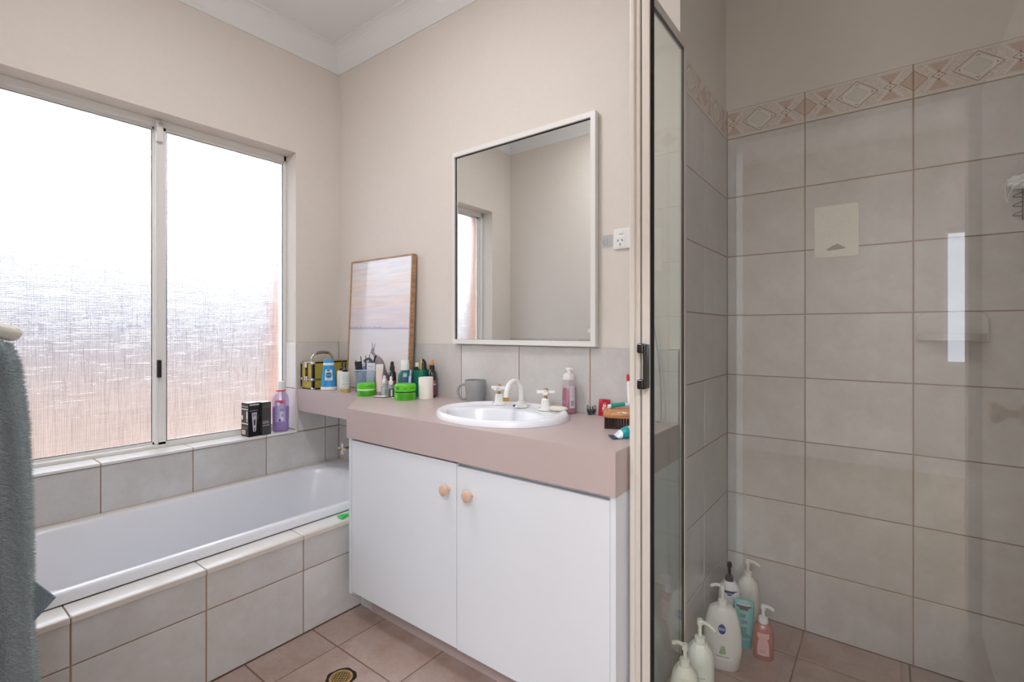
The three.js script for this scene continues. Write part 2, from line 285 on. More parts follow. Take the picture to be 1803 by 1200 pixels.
{ // wall with the doorway, behind the camera, and the bedroom beyond it
  const w = struct('wall_front', 'cream plaster wall with the doorway the picture is taken from');
  mesh('plaster', merge([boxG(-0.27, 1.93, SF - 0.1, H + 0.1, 1.652, 1.752), boxG(2.78, 4.5, SF - 0.1, H + 0.1, 1.652, 1.752), boxG(1.93, 2.78, 2.05, H + 0.1, 1.652, 1.752)]), M.plaster, w);
  mesh('grout', boxG(0, 0.8, 0.36, 1.083, 1.6475, 1.6515), M.grout, w);
  tileWall(w, [0, 0, 1.646], [-1, 0, 0], [0, 1, 0], [-0.8, -0.666, -0.333, 0], [0.36, 0.603, 0.856, 1.084], M.tile);
  const t = struct('trim_1', 'white timber frame round the doorway', 'door frame');
  mesh('jamb', boxG(1.93, 1.95, 0, 2.05, 1.64, 1.765), M.white, t); mesh('jamb', boxG(2.76, 2.78, 0, 2.05, 1.655, 1.765), M.white, t); mesh('lintel', boxG(1.93, 2.78, 2.03, 2.05, 1.655, 1.765), M.white, t);
  const b = struct('wall_bedroom', 'cream walls of the bedroom beyond the doorway');
  mesh('plaster', merge([boxG(1.0, 1.1, -0.1, H + 0.1, 1.752, 4.4), boxG(4.4, 4.5, -0.1, H + 0.1, 1.752, 1.9), boxG(4.4, 4.5, -0.1, H + 0.1, 4.1, 4.4), boxG(4.4, 4.5, 2.2, H + 0.1, 1.9, 4.1), boxG(4.4, 4.5, -0.1, 0.02, 1.9, 4.1),
    boxG(1.0, 2.87, -0.1, H + 0.1, 4.3, 4.4), boxG(4.1, 4.5, -0.1, H + 0.1, 4.3, 4.4), boxG(2.87, 4.1, -0.1, 0.87, 4.3, 4.4), boxG(2.87, 4.1, 1.95, H + 0.1, 4.3, 4.4)]), M.plaster, b);
  const w2 = struct('window_2', 'clear bedroom window seen only in reflection', 'window');
  mesh('frame', merge([boxG(2.87, 2.9, 0.87, 1.95, 4.33, 4.38), boxG(4.07, 4.1, 0.87, 1.95, 4.33, 4.38), boxG(2.9, 4.07, 0.87, 0.9, 4.33, 4.38), boxG(2.9, 4.07, 1.92, 1.95, 4.33, 4.38), boxG(3.47, 3.5, 0.9, 1.92, 4.33, 4.38)]), M.frame, w2);
  mesh('pane', boxG(2.9, 3.47, 0.9, 1.92, 4.353, 4.357), M.glass, w2); mesh('pane', boxG(3.5, 4.07, 0.9, 1.92, 4.353, 4.357), M.glass, w2);
  const w3 = struct('window_3', 'added full-height sliding glass doors of the bedroom, out of view, for fill light', 'window');  // unseen glazing added so daylight fills the vanity and bath
  mesh('frame', merge([boxG(4.43, 4.48, 0.02, 0.06, 1.9, 4.1), boxG(4.43, 4.48, 2.15, 2.2, 1.9, 4.1), boxG(4.43, 4.48, 0.06, 2.15, 1.9, 1.94), boxG(4.43, 4.48, 0.06, 2.15, 4.06, 4.1), boxG(4.43, 4.48, 0.06, 2.15, 2.97, 3.03)]), M.frame, w3);
  mesh('pane', boxG(4.453, 4.457, 0.06, 2.15, 1.94, 2.97), M.glass, w3); mesh('pane', boxG(4.453, 4.457, 0.06, 2.15, 3.03, 4.06), M.glass, w3);
  const fb = struct('floor_bedroom', 'beige carpet of the bedroom beyond the doorway', 'floor');
  mesh('carpet', boxG(1.0, 4.5, -0.1, 0, 1.752, 4.4), std(css('#b9a893'), 0.95), fb);
}
{ // ceiling with cove cornice
  const c = struct('ceiling', 'flat white plaster ceiling', 'ceiling');
  mesh('panel', boxG(-0.27, 4.5, H, H + 0.1, -0.85, 4.4), M.ceiling, c);
  const t = struct('trim_2', 'white cove cornice between wall and ceiling', 'cornice');
  const loop = [[-0.006, -0.006], [1.967, -0.006], [1.967, -0.614], [2.876, -0.614], [2.876, 1.652], [-0.006, 1.652]];
  const prof = []; const D = 0.118, P = 0.09; prof.push([0, -D], [0.006, -D]); for (let k = 0; k <= 8; k++) { const a = k / 8 * Math.PI / 2; prof.push([0.006 + (P - 0.012) * (1 - Math.cos(a)) , -D + 0.006 + (D - 0.012) * Math.sin(a)]); } prof.push([P, -0.006], [P, 0]);
  const n = loop.length, rings = loop.map(([x, z], i) => {
    const [px, pz] = loop[(i + n - 1) % n], [qx, qz] = loop[(i + 1) % n];
    const d1 = V(x - px, 0, z - pz).normalize(), d2 = V(qx - x, 0, qz - z).normalize(), n1 = V(-d1.z, 0, d1.x), n2 = V(-d2.z, 0, d2.x), off = n1.add(n2);
    return prof.map(([o, y]) => V(x + off.x * o, H + y, z + off.z * o));
  });
  const pos = []; for (let i = 0; i < n; i++) { const a = rings[i], b = rings[(i + 1) % n]; for (let k = 0; k < prof.length - 1; k++) { const q = [a[k], b[k], b[k + 1], a[k], b[k + 1], a[k + 1]]; q.forEach((p) => pos.push(p.x, p.y, p.z)); } }
  const g = new THREE.BufferGeometry(); g.setAttribute('position', new THREE.Float32BufferAttribute(pos, 3)); g.computeVertexNormals(); mesh('cove', g, M.ceiling, t);
}
{ // floors
  const f = struct('floor', 'pinkish brown mottled floor tiles with dark grout', 'floor');
  mesh('grout', merge([boxG(0.6, 2.0, -0.1, -0.002, 0, 1.752), boxG(2.0, 3.0, -0.1, -0.002, 0.36, 1.752)]), M.floorGrout, f);
  const bxs = [0.766, 0.93, 1.2555, 1.5805, 1.9055, 2.2305, 2.5555, 2.876], bz = [0.362, 0.6135, 0.863, 1.1125, 1.362, 1.6115, 1.752];
  const holes = [1.085, 0.7, 0.049];
  const tiles = tileWall(f, [0, 0, 0], [1, 0, 0], [0, 0, -1], bxs, bz.map((z) => -z).reverse(), M.floor, { t: 0.008, gap: 0.005, skip: (i, j) => i === 1 && bz.length - 2 - j === 1 });
  // the tile with the round hole for the drain
  { const x0 = 0.9325, x1 = 1.253, z0 = 0.616, z1 = 0.8605, s = plan([[x0, z0], [x1, z0], [x1, z1], [x0, z1]].reverse()); const h = new THREE.Path(); 
    for (let k = 0; k <= 40; k++) { const a = k / 40 * Math.PI * 2, r = holes[2] + Math.sin(a * 5) * 0.0018 + Math.sin(a * 9 + 1) * 0.0012; h[k ? 'lineTo' : 'moveTo'](holes[0] + r * Math.cos(a), -(holes[1] + r * Math.sin(a))); } s.holes.push(h);
    mesh('tile', extrudeUp(s, -0.008, 0, 0.001), M.floor[1], f); }
  const s = struct('floor_shower', 'brownish tiled floor of the shower, a step lower', 'floor');
  mesh('grout', boxG(1.93, 3.0, -0.2, SF - 0.002, -0.7, 0.37), M.floorGrout, s);
  tileWall(s, [0, SF, 0], [1, 0, 0], [0, 0, -1], [1.967, 2.255, 2.58, 2.87], [-0.36, -0.09, 0.16, 0.41, 0.608], M.floor, { t: 0.006, gap: 0.005 });
  mesh('step', boxG(1.967, 2.87, SF - 0.05, 0.03, 0.365, 0.44), M.sill, s);
}

// ---------------------------------------------------------------- window
{
  const w = struct('window_1', 'white aluminium sliding window with woven-pattern obscure glass', 'window');
  const z0 = 0.256, z1 = 1.414, y0 = 0.612, y1 = 2.102, xa = -0.165, xb = -0.107;
  const bar = (n, ...b) => mesh(n, boxG(...b, 0.002), M.frame, w);
  bar('frame', xa, xb, y0, y0 + 0.016, z0, z1); bar('frame', xa, xb, y1 - 0.03, y1, z0, z1); bar('frame', xa, xb, y0, y1, z0, z0 + 0.014); bar('frame', xa, xb, y0, y1, z1 - 0.014, z1);
  // fixed left light (outer track), sliding right light (inner track)
  const sash = (x, za, zb, ya, yb, sl, sr, nm) => {
    const g = new THREE.Group(); g.name = nm; w.add(g); const b = (n, ...q) => mesh(n, boxG(...q, 0.002), M.frame, g);
    b('rail', x - 0.01, x + 0.01, ya, ya + 0.016, za, zb); b('rail', x - 0.01, x + 0.01, yb - 0.016, yb, za, zb); b('stile', x - 0.01, x + 0.01, ya, yb, za, za + sl); b('stile', x - 0.01, x + 0.01, ya, yb, zb - sr, zb);
    mesh('glass', boxUV(new THREE.BoxGeometry(0.004, yb - ya - 0.028, zb - za - sl - sr + 0.004).translate(x, (ya + yb) / 2, (za + zb + sl - sr) / 2)), M.obscure, g);
    const gk = mesh('gasket', merge([boxG(x + 0.0095, x + 0.0108, ya + 0.016, ya + 0.0185, za + sl, zb - sr), boxG(x + 0.0095, x + 0.0108, yb - 0.0175, yb - 0.016, za + sl, zb - sr), boxG(x + 0.0095, x + 0.0108, ya + 0.016, yb - 0.016, za + sl, za + sl + 0.0025), boxG(x + 0.0095, x + 0.0108, ya + 0.016, yb - 0.016, zb - sr - 0.0025, zb - sr)]), M.rubber, g);
  };
  sash(-0.146, 0.852, z1 - 0.012, y0 + 0.012, y1 - 0.026, 0.016, 0.02, 'fixed_sash');
  sash(-0.12, z0 + 0.012, 0.852, y0 + 0.012, y1 - 0.03, 0.007, 0.032, 'sliding_sash');
  mesh('interlock', boxG(-0.132, -0.106, y0 + 0.02, y1 - 0.03, 0.852, 0.862, 0.002), M.frame, w);
  mesh('latch', boxG(-0.112, -0.094, 0.933, 1.012, 0.842, 0.858, 0.004), M.black, w);
  const lock = mesh('lock', merge([boxG(-0.108, -0.09, 2.0, 2.075, 0.836, 0.862, 0.004), new RoundedBoxGeometry(0.02, 0.03, 0.03, 3, 0.008).translate(-0.1, 2.08, 0.849)].map((g) => g)), M.white, w);
  mesh('lock_barrel', cyl([-0.092, 2.08, 0.847], [-0.084, 2.08, 0.847], 0.009), M.chrome, lock);
}
{ // outdoors, seen blurred through the window
  const g = struct('ground_outside', 'sunlit reddish paving outside the window', 'ground');
  mesh('paving', boxG(-14, 18, -0.5, -0.35, -9, 12), std(css('#8e7e72'), 0.95), g);
  const b = thing('garden_wall', 'low terracotta garden wall outside the window', 'wall', [-3.2, -0.35, 0]);
  mesh('wall_body', boxG(-0.15, 0.15, 0, 1.2, -7, 9), std(css('#94847a'), 0.95), b);
  const f = thing('steel_fence', 'pale grey ribbed steel fence behind the garden wall', 'fence', [-3.6, -0.35, 0]);
  const fm = std(css('#484d58'), 0.6); const rib = new THREE.Shape(); rib.moveTo(0, 0);
  for (let k = 0; k < 5; k++) { const o = k * 0.16; rib.lineTo(o + 0.04, 0); rib.lineTo(o + 0.06, 0.03); rib.lineTo(o + 0.12, 0.03); rib.lineTo(o + 0.14, 0); rib.lineTo(o + 0.16, 0); }
  rib.lineTo(0.8, -0.004); rib.lineTo(0, -0.004); const pg = new THREE.ExtrudeGeometry(rib, { depth: 2.3, bevelEnabled: false }); pg.rotateX(-Math.PI / 2); pg.rotateY(-Math.PI / 2);
  for (let k = 0; k < 20; k++) { const m = mesh('panel', pg, fm, f); m.position.set(0, 0, -7 + k * 0.8); }
  mesh('top_rail', boxG(-0.03, 0.05, 2.28, 2.33, -7, 9), fm, f);
}

// ---------------------------------------------------------------- bath and its tiled surround
{
  const s = struct('wall_bath_front', 'low tiled wall and ledge in front of the bath', 'bath surround');
  mesh('core', boxG(0.66, 0.757, -0.0, 0.362, 0.0, 1.646), M.plaster, s);
  mesh('grout', merge([boxG(0.757, 0.7622, 0, 0.366, 0.005, 1.652), boxG(0.66, 0.7622, 0.362, 0.3665, 0.005, 1.652)]), M.grout, s);
  tileWall(s, [0.764, 0, 1.652], [0, 0, -1], [0, 1, 0], [0, 0.337, 0.67, 1.003, 1.336, 1.648], [0.0, 0.2375, 0.357], M.tile);
  const zs = [0.004, 0.316, 0.649, 0.982, 1.315, 1.652];
  for (let i = 0; i < 5; i++) mesh('ledge_tile', boxG(0.672, 0.757, 0.362, 0.371, zs[i] + 0.0015, zs[i + 1] - 0.0015, 0.002), M.sill, s);
  for (let i = 0; i < 5; i++) mesh('nosing', boxG(0.752, 0.768, 0.353, 0.3725, zs[i] + 0.0008, zs[i + 1] - 0.0008, 0.004), M.cream, s);
  const t = mesh('tile', tileG(0.071, 0.15, 0.006, 0.0012, 2), M.tile[1], s); t.position.set(0.8025, 0.075, 0.398);
  mesh('tile_trim', boxG(0.838, 0.843, 0, 0.15, 0.392, 0.3995), M.cream, s);
}
{
  const b = thing('bathtub', 'white enamelled bathtub set behind the tiled ledge under the window', 'bathtub', [0, 0, 0]);
  const rr = (x0, x1, z0, z1, r, y, n = 12) => { const out = []; [[x1 - r, z1 - r, 0], [x0 + r, z1 - r, 1], [x0 + r, z0 + r, 2], [x1 - r, z0 + r, 3]].forEach(([cx, cz, q]) => { for (let k = 0; k < n; k++) { const a = (q + k / (n - 1)) * Math.PI / 2; out.push(V(cx + r * Math.cos(a), y, cz + r * Math.sin(a))); } }); return out.reverse(); };
  // rings from the outer foot of the rim over the lip and down to the floor of the tub
  const R = [[0.004, 0.672, 0.004, 1.642, 0.02, 0.374], [0.004, 0.672, 0.004, 1.642, 0.02, 0.398], [0.007, 0.668, 0.007, 1.638, 0.02, 0.405], [0.012, 0.662, 0.012, 1.632, 0.022, 0.4075], [0.03, 0.645, 0.05, 1.49, 0.05, 0.407], [0.04, 0.636, 0.09, 1.42, 0.15, 0.403], [0.046, 0.629, 0.1, 1.405, 0.16, 0.393], [0.056, 0.617, 0.115, 1.38, 0.17, 0.36], [0.075, 0.597, 0.14, 1.32, 0.17, 0.25], [0.095, 0.577, 0.17, 1.24, 0.17, 0.12], [0.115, 0.557, 0.2, 1.2, 0.16, 0.05], [0.15, 0.52, 0.25, 1.14, 0.14, 0.02]];
  mesh('tub', loft(R.map((q) => rr(...q)), { capB: true }), M.enamel, b);
  mesh('sealant', merge([boxG(0.002, 0.01, 0.402, 0.41, 0.004, 1.64, 0.003), boxG(0.01, 0.66, 0.402, 0.41, 0.002, 0.01, 0.003)]), std(css('#e3d8c4'), 0.6), b);
  const t = thing('bath_tap', 'white cross-handled bath tap with gold stem on the tiles under the shelf', 'tap', [0.15, 0.5, 0]);
  mesh('flange', lathe([[0, 0], [0.024, 0], [0.022, 0.008], [0.013, 0.016], [0, 0.016]]).rotateX(Math.PI / 2), M.whiteGloss, t);
  mesh('stem', cyl([0, 0, 0.01], [0, 0, 0.075], 0.0065), M.gold, t);
  mesh('handle', merge([cyl([-0.03, 0, 0.078], [0.03, 0, 0.078], 0.0065), cyl([0, -0.03, 0.078], [0, 0.03, 0.078], 0.0065), new THREE.SphereGeometry(0.011, 16, 12).translate(0, 0, 0.078)]), M.whiteGloss, t);
  mesh('button', new THREE.SphereGeometry(0.008, 14, 10).scale(1, 1, 0.6).translate(0, 0, 0.088), M.gold, t);
  const r = thing('razor', 'bright green plastic razor handle lying on the bath ledge', 'razor', [0.74, 0.38, 0.43]);
  mesh('handle', tube([[-0.012, 0, 0.035], [0, 0.002, 0], [0.01, 0.003, -0.05], [0.012, 0, -0.1]], 0.0075, 24, 10), phys(css('#2fc35a'), 0.3), r);
  mesh('grip', tube([[0.002, 0.004, -0.005], [0.01, 0.006, -0.05]], 0.0078, 10, 10), phys(css('#e8f3ea'), 0.5), r);
  mesh('head', boxG(-0.03, 0.008, -0.006, 0.002, 0.03, 0.042, 0.002), phys(css('#2fc35a'), 0.3), r);
}
// ---------------------------------------------------------------- vanity
const BX = 1.4, BZ = 0.247, BA = 0.258, BB = 0.213, CT = 0.835;
{
  const c = thing('vanity_cabinet', 'white two-door vanity cabinet under the pink laminate countertop', 'cabinet', [0, 0, 0]);
  const body = mesh('body', merge([boxG(0.805, 0.823, 0.095, 0.719, 0.0, 0.463), boxG(1.948, 1.964, 0.0, 0.719, 0.0, 0.481), boxG(0.823, 1.948, 0.095, 0.111, 0.0, 0.463), boxG(0.823, 1.948, 0.111, 0.719, 0.004, 0.012), boxG(0.823, 1.948, 0.66, 0.719, 0.44, 0.46)]), M.cabinet, c);
  mesh('edge_strip', boxG(0.806, 0.8215, 0.096, 0.7185, 0.463, 0.4805, 0.001), M.cabinet, c);
  mesh('kickboard', boxG(0.8445, 1.948, 0.0, 0.095, 0.384, 0.4), M.laminate, c);
  const knob = lathe([[0, 0], [0.009, 0], [0.008, 0.006], [0.0085, 0.012], [0.016, 0.017], [0.0185, 0.023], [0.017, 0.029], [0.01, 0.033], [0, 0.0345]], 28).rotateX(Math.PI / 2);
  const door = (x0, x1, y0, y1, kx) => { const d = mesh('door', boxG(x0, x1, y0, y1, 0.4635, 0.4805, 0.0012), M.cabinet, c); const k = mesh('knob', knob, M.peach, d); k.position.set(kx, 0.622, 0.4805); return d; };
  door(0.8255, 1.3985, 0.107, 0.7105, 1.363); door(1.4015, 1.9465, 0.105, 0.7035, 1.4645);
  const t = thing('countertop', 'dusty pink laminate countertop that narrows to a shelf over the bath', 'countertop', [0, 0, 0]);
  const sh = plan([[0.003, 0.003], [0.003, 0.2548], [0.5505, 0.2548], [0.8035, 0.4878], [1.9652, 0.4878], [1.9652, 0.003]]);
  const hole = new THREE.Path(); for (let k = 0; k <= 48; k++) { const a = -k / 48 * Math.PI * 2; hole[k ? 'lineTo' : 'moveTo'](BX + BA * 0.93 * Math.cos(a), -(BZ + BB * 0.93 * Math.sin(a))); } sh.holes.push(hole);
  mesh('top', extrudeUp(sh, CT - 0.02, CT, 0.0008), M.laminate, t);
  mesh('front_edge', merge([boxG(0.804, 1.9652, 0.719, CT - 0.0206, 0.472, 0.4878), boxG(0.8035, 1.9665, 0.719, CT, 0.4878, 0.489)]), M.laminate, t);
  mesh('shelf_edge', merge([boxG(0.003, 0.552, 0.719, CT - 0.0206, 0.239, 0.2548), boxG(0.003, 0.5505, 0.719, CT, 0.2548, 0.256)]), M.laminate, t);
  mesh('end_edge', merge([boxG(1.95, 1.9652, 0.719, CT - 0.0206, 0.003, 0.4715), boxG(1.9652, 1.9665, 0.719, CT, 0.003, 0.4878)]), M.laminate, t);
  const d = V(0.803 - 0.55, 0, 0.489 - 0.256), L = d.length(), ang = Math.atan2(-d.z, d.x);
  const dg = boxG(0, L, 0.719, CT - 0.0206, -0.017, 0); const de = mesh('corner_edge', dg, M.laminate, t); de.position.set(0.55, 0, 0.256); de.rotation.y = ang;
  mesh('underside', extrudeUp(plan([[0.003, 0.003], [0.003, 0.238], [0.56, 0.238], [0.8, 0.46], [0.8, 0.003]]), 0.719, 0.727), M.laminate, t);
}
{
  const b = thing('washbasin', 'oval white ceramic drop-in washbasin in the pink countertop', 'basin', [BX, CT, BZ]);
  const n = 64, el = (a, bb, y, cz = 0) => { const o = []; for (let i = 0; i < n; i++) { const t = -i / n * Math.PI * 2; o.push(V(a * Math.cos(t), y, cz + bb * Math.sin(t))); } return o; };
  const k = (s, y) => el(BA * s, BB * s, y);
  const rings = [k(1, 0.0005), k(0.999, 0.006), k(0.99, 0.014), k(0.975, 0.02), k(0.955, 0.0225), k(0.93, 0.022), k(0.9, 0.018), el(BA * 0.86, BB * 0.855, 0.0135, 0.002), el(0.214, 0.17, 0.0115, 0.006), el(0.205, 0.137, 0.0095, 0.036), el(0.199, 0.132, 0.002, 0.036), el(0.188, 0.124, -0.03, 0.036), el(0.165, 0.108, -0.08, 0.035), el(0.12, 0.08, -0.12, 0.033), el(0.06, 0.045, -0.137, 0.03), el(0.022, 0.022, -0.14, 0.03)];
  mesh('bowl', loft(rings, { capB: true }), M.enamel, b);
  mesh('overflow_ring', new THREE.TorusGeometry(0.02, 0.004, 8, 24).rotateX(Math.PI / 2).translate(0, -0.137, 0.03), M.chrome, b);
  const deck = CT + 0.0128, tz = 0.1;
  const sp = thing('tap_spout', 'white swan-neck tap spout with chipped base on the washbasin', 'tap', [1.383, deck, tz]);
  mesh('base', crease(new THREE.LatheGeometry([[0, 0], [0.028, 0], [0.027, 0.008], [0.017, 0.014], [0.015, 0.024], [0, 0.024]].map((p) => new THREE.Vector2(...p)), 8)), M.whiteGloss, sp);
  mesh('worn_patch', boxG(-0.026, -0.012, 0.001, 0.009, 0.004, 0.022, 0.002), std(css('#5d6170'), 0.4, { metalness: 0.7 }), sp);
  const arc = []; arc.push([0, 0.015, 0], [0, 0.055, 0.0]); for (let q = 0; q <= 8; q++) { const a = q / 8 * Math.PI * 0.93; arc.push([0, 0.062 + 0.042 * Math.sin(a), 0.046 - 0.046 * Math.cos(a)]); } arc.push([0, 0.046, 0.098]);
  mesh('neck', tube(arc, 0.0105, 60, 16), M.whiteGloss, sp);
  mesh('aerator', cyl([0, 0.047, 0.098], [0, 0.034, 0.099], 0.0118, 0.0105), M.gold, sp);
  const han = (x, lab, turn) => { const h = thing('basin_tap', lab, 'tap', [x, deck, tz], turn);
    mesh('base', crease(new THREE.LatheGeometry([[0, 0], [0.03, 0], [0.029, 0.006], [0.02, 0.012], [0.0165, 0.04], [0.014, 0.043], [0, 0.043]].map((p) => new THREE.Vector2(...p)), 10), 25), M.whiteGloss, h);
    mesh('stem', cyl([0, 0.042, 0], [0, 0.06, 0], 0.006), M.gold, h);
    mesh('cross', merge([cyl([-0.034, 0.066, 0], [0.034, 0.066, 0], 0.0075, 0.0075, 14), cyl([0, 0.066, -0.034], [0, 0.066, 0.034], 0.0075, 0.0075, 14), cyl([0, 0.056, 0], [0, 0.075, 0], 0.013)]), M.whiteGloss, h);
    mesh('button', new THREE.SphereGeometry(0.009, 16, 10).scale(1, 0.6, 1).translate(0, 0.076, 0), M.gold, h); return h; };
  han(1.272, 'white cross tap handle with gold stem, beside the grey mug', 0.15); han(1.497, 'white cross tap handle with dark stem, beside the soap bar', 0.6);
  const so = thing('soap_bar', 'worn off-white soap bar lying on the washbasin rim', 'soap', [1.563, deck + 0.006, 0.118], 0.15);
  mesh('bar', sbody([[0, 0.024, 0.012], [0.003, 0.034, 0.019], [0.009, 0.036, 0.021], [0.014, 0.03, 0.016], [0.016, 0.018, 0.009]], 2.6), phys(css('#e9e0d2'), 0.5), so);
}
// ---------------------------------------------------------------- mirror, outlet, hook
{
  const m = thing('mirror', 'white-framed rectangular mirror hung above the washbasin', 'mirror', [0, 0, 0]);
  const x0 = 0.936, x1 = 1.664, y0 = 1.086, y1 = 1.957, f = 0.02, zf = 0.024;
  mesh('frame', merge([boxG(x0, x1, y0, y0 + f, 0.0, zf), boxG(x0, x1, y1 - f, y1, 0, zf), boxG(x0, x0 + f * 0.45, y0 + f, y1 - f, 0, zf), boxG(x1 - f, x1, y0 + f, y1 - f, 0, zf)]), M.white, m);
  mesh('backing', boxG(x0 + 0.008, x1 - 0.016, y0 + 0.016, y1 - 0.016, 0.001, 0.007), M.dark, m);
  mesh('seal', merge([boxG(x0 + 0.008, x0 + 0.0115, y0 + f, y1 - f, 0.007, 0.014), boxG(x0 + 0.009, x1 - f, y1 - f - 0.003, y1 - f + 0.001, 0.007, 0.014), boxG(x1 - f - 0.001, x1 - f + 0.001, y0 + f, y1 - f, 0.007, 0.012), boxG(x0 + 0.009, x1 - f, y0 + f - 0.001, y0 + f + 0.001, 0.007, 0.012)]), M.rubber, m);
  mesh('mirror_glass', boxG(x0 + 0.009, x1 - 0.018, y0 + 0.018, y1 - 0.018, 0.007, 0.011), M.mirror, m);
  mesh('sticker', new THREE.CircleGeometry(0.008, 18).translate(1.633, 1.145, 0.0113), std(css('#d9dcd9'), 0.6), m);
  const o = thing('power_outlet', 'white double power outlet on the wall right of the mirror', 'outlet', [1.784, 1.476, -0.006]);
  mesh('plate', new RoundedBoxGeometry(0.116, 0.074, 0.01, 3, 0.004).translate(0, 0, 0.005), M.whitePlastic, o);
  for (const [k, s] of [[-0.03, 0], [0.03, 1]]) { mesh('switch', new RoundedBoxGeometry(0.018, 0.01, 0.005, 2, 0.002).translate(k + 0.002, 0.021, 0.011), M.whitePlastic, o);
    const face = mesh('socket', new RoundedBoxGeometry(0.042, 0.042, 0.002, 2, 0.001).translate(k, -0.01, 0.0105), M.whitePlastic, o);
    for (const [dx, dy, a] of [[-0.008, -0.006, -0.5], [0.008, -0.006, 0.5], [0, -0.021, 0]]) mesh('slot', new THREE.BoxGeometry(0.0025, 0.0085, 0.001).rotateZ(a).translate(k + dx, dy, 0.0118), M.black, face); }
  const p = thing('power_plug', 'grey plug and cord in the outlet right of the mirror', 'plug', [1.818, 1.474, 0.006]);
  mesh('plug', new RoundedBoxGeometry(0.026, 0.03, 0.022, 3, 0.005).translate(0, 0, 0.011), std(css('#b9bdb9'), 0.5), p);
  mesh('cord', tube([[0, -0.008, 0.02], [-0.004, -0.02, 0.03], [-0.008, -0.06, 0.026], [0.004, -0.12, 0.014], [0.04, -0.2, 0.008], [0.08, -0.42, 0.008], [0.09, -0.62, 0.01], [0.08, -0.634, 0.03]], 0.003, 60, 8), std(css('#a9adb0'), 0.5), p);
  const h = thing('adhesive_hook', 'clear plastic adhesive hook between mirror and outlet', 'hook', [1.7, 1.474, -0.006]);
  mesh('plate', new RoundedBoxGeometry(0.042, 0.046, 0.003, 2, 0.001).translate(0, 0, 0.0015), M.clearPlastic, h);
  mesh('hook', tube([[-0.004, 0.012, 0.003], [-0.004, -0.004, 0.008], [-0.004, -0.016, 0.014], [-0.004, -0.012, 0.024], [-0.004, -0.002, 0.026]], 0.0035, 24, 8), M.clearPlastic, h);
}
// ---------------------------------------------------------------- shower screen and door
{
  const s = thing('shower_screen', 'cream-framed glass return panel between the vanity and the shower', 'shower screen', [0, 0, 0]);
  mesh('post', merge([boxG(1.972, 2.0, 0.03, 2.12, 0.372, 0.412, 0.004), boxG(1.972, 1.988, 0.03, 2.12, 0.404, 0.418, 0.005)]), M.cream, s);
  mesh('wall_jamb', boxG(1.9735, 1.9905, 0.03, 2.1, 0.0, 0.022, 0.002), M.cream, s);
  mesh('top_rail', boxG(1.9735, 1.9905, 2.072, 2.1, 0.022, 0.372, 0.002), M.cream, s);
  mesh('bottom_rail', boxG(1.9735, 1.9905, 0.03, 0.06, 0.022, 0.372, 0.002), M.cream, s);
  mesh('seal', merge([boxG(1.979, 1.988, 2.0695, 2.0725, 0.022, 0.372), boxG(1.979, 1.988, 0.06, 2.07, 0.0215, 0.0245), boxG(1.979, 1.988, 0.06, 2.07, 0.3695, 0.3725)]), M.rubber, s);
  mesh('glass', boxG(1.981, 1.985, 0.06, 2.07, 0.024, 0.37), M.sideGlass, s);
  const d = thing('shower_door', 'cream-framed clear glass shower door with black handle', 'shower door', [0, 0, 0]);
  mesh('stile', boxG(2.0045, 2.0265, 0.045, 2.1, 0.378, 0.412, 0.003), M.cream, d);
  mesh('stile', boxG(2.83, 2.862, 0.045, 2.1, 0.378, 0.412, 0.003), M.cream, d);
  mesh('rail', boxG(2.0265, 2.83, 2.07, 2.1, 0.38, 0.41, 0.003), M.cream, d); mesh('rail', boxG(2.0265, 2.83, 0.045, 0.075, 0.38, 0.41, 0.003), M.cream, d);
  mesh('seal', merge([boxG(2.0262, 2.0292, 0.075, 2.07, 0.388, 0.408), boxG(2.826, 2.8305, 0.075, 2.07, 0.388, 0.402)]), M.rubber, d);
  mesh('glass', boxG(2.028, 2.828, 0.073, 2.072, 0.393, 0.397), M.glass, d);
  const h = mesh('handle', boxG(2.018, 2.0275, 0.995, 1.11, 0.412, 0.44, 0.004), M.blackGloss, d);
  for (const y of [1.006, 1.099]) { mesh('mount', new RoundedBoxGeometry(0.02, 0.026, 0.03, 3, 0.006).translate(2.012, y, 0.427), M.blackGloss, h); }
}
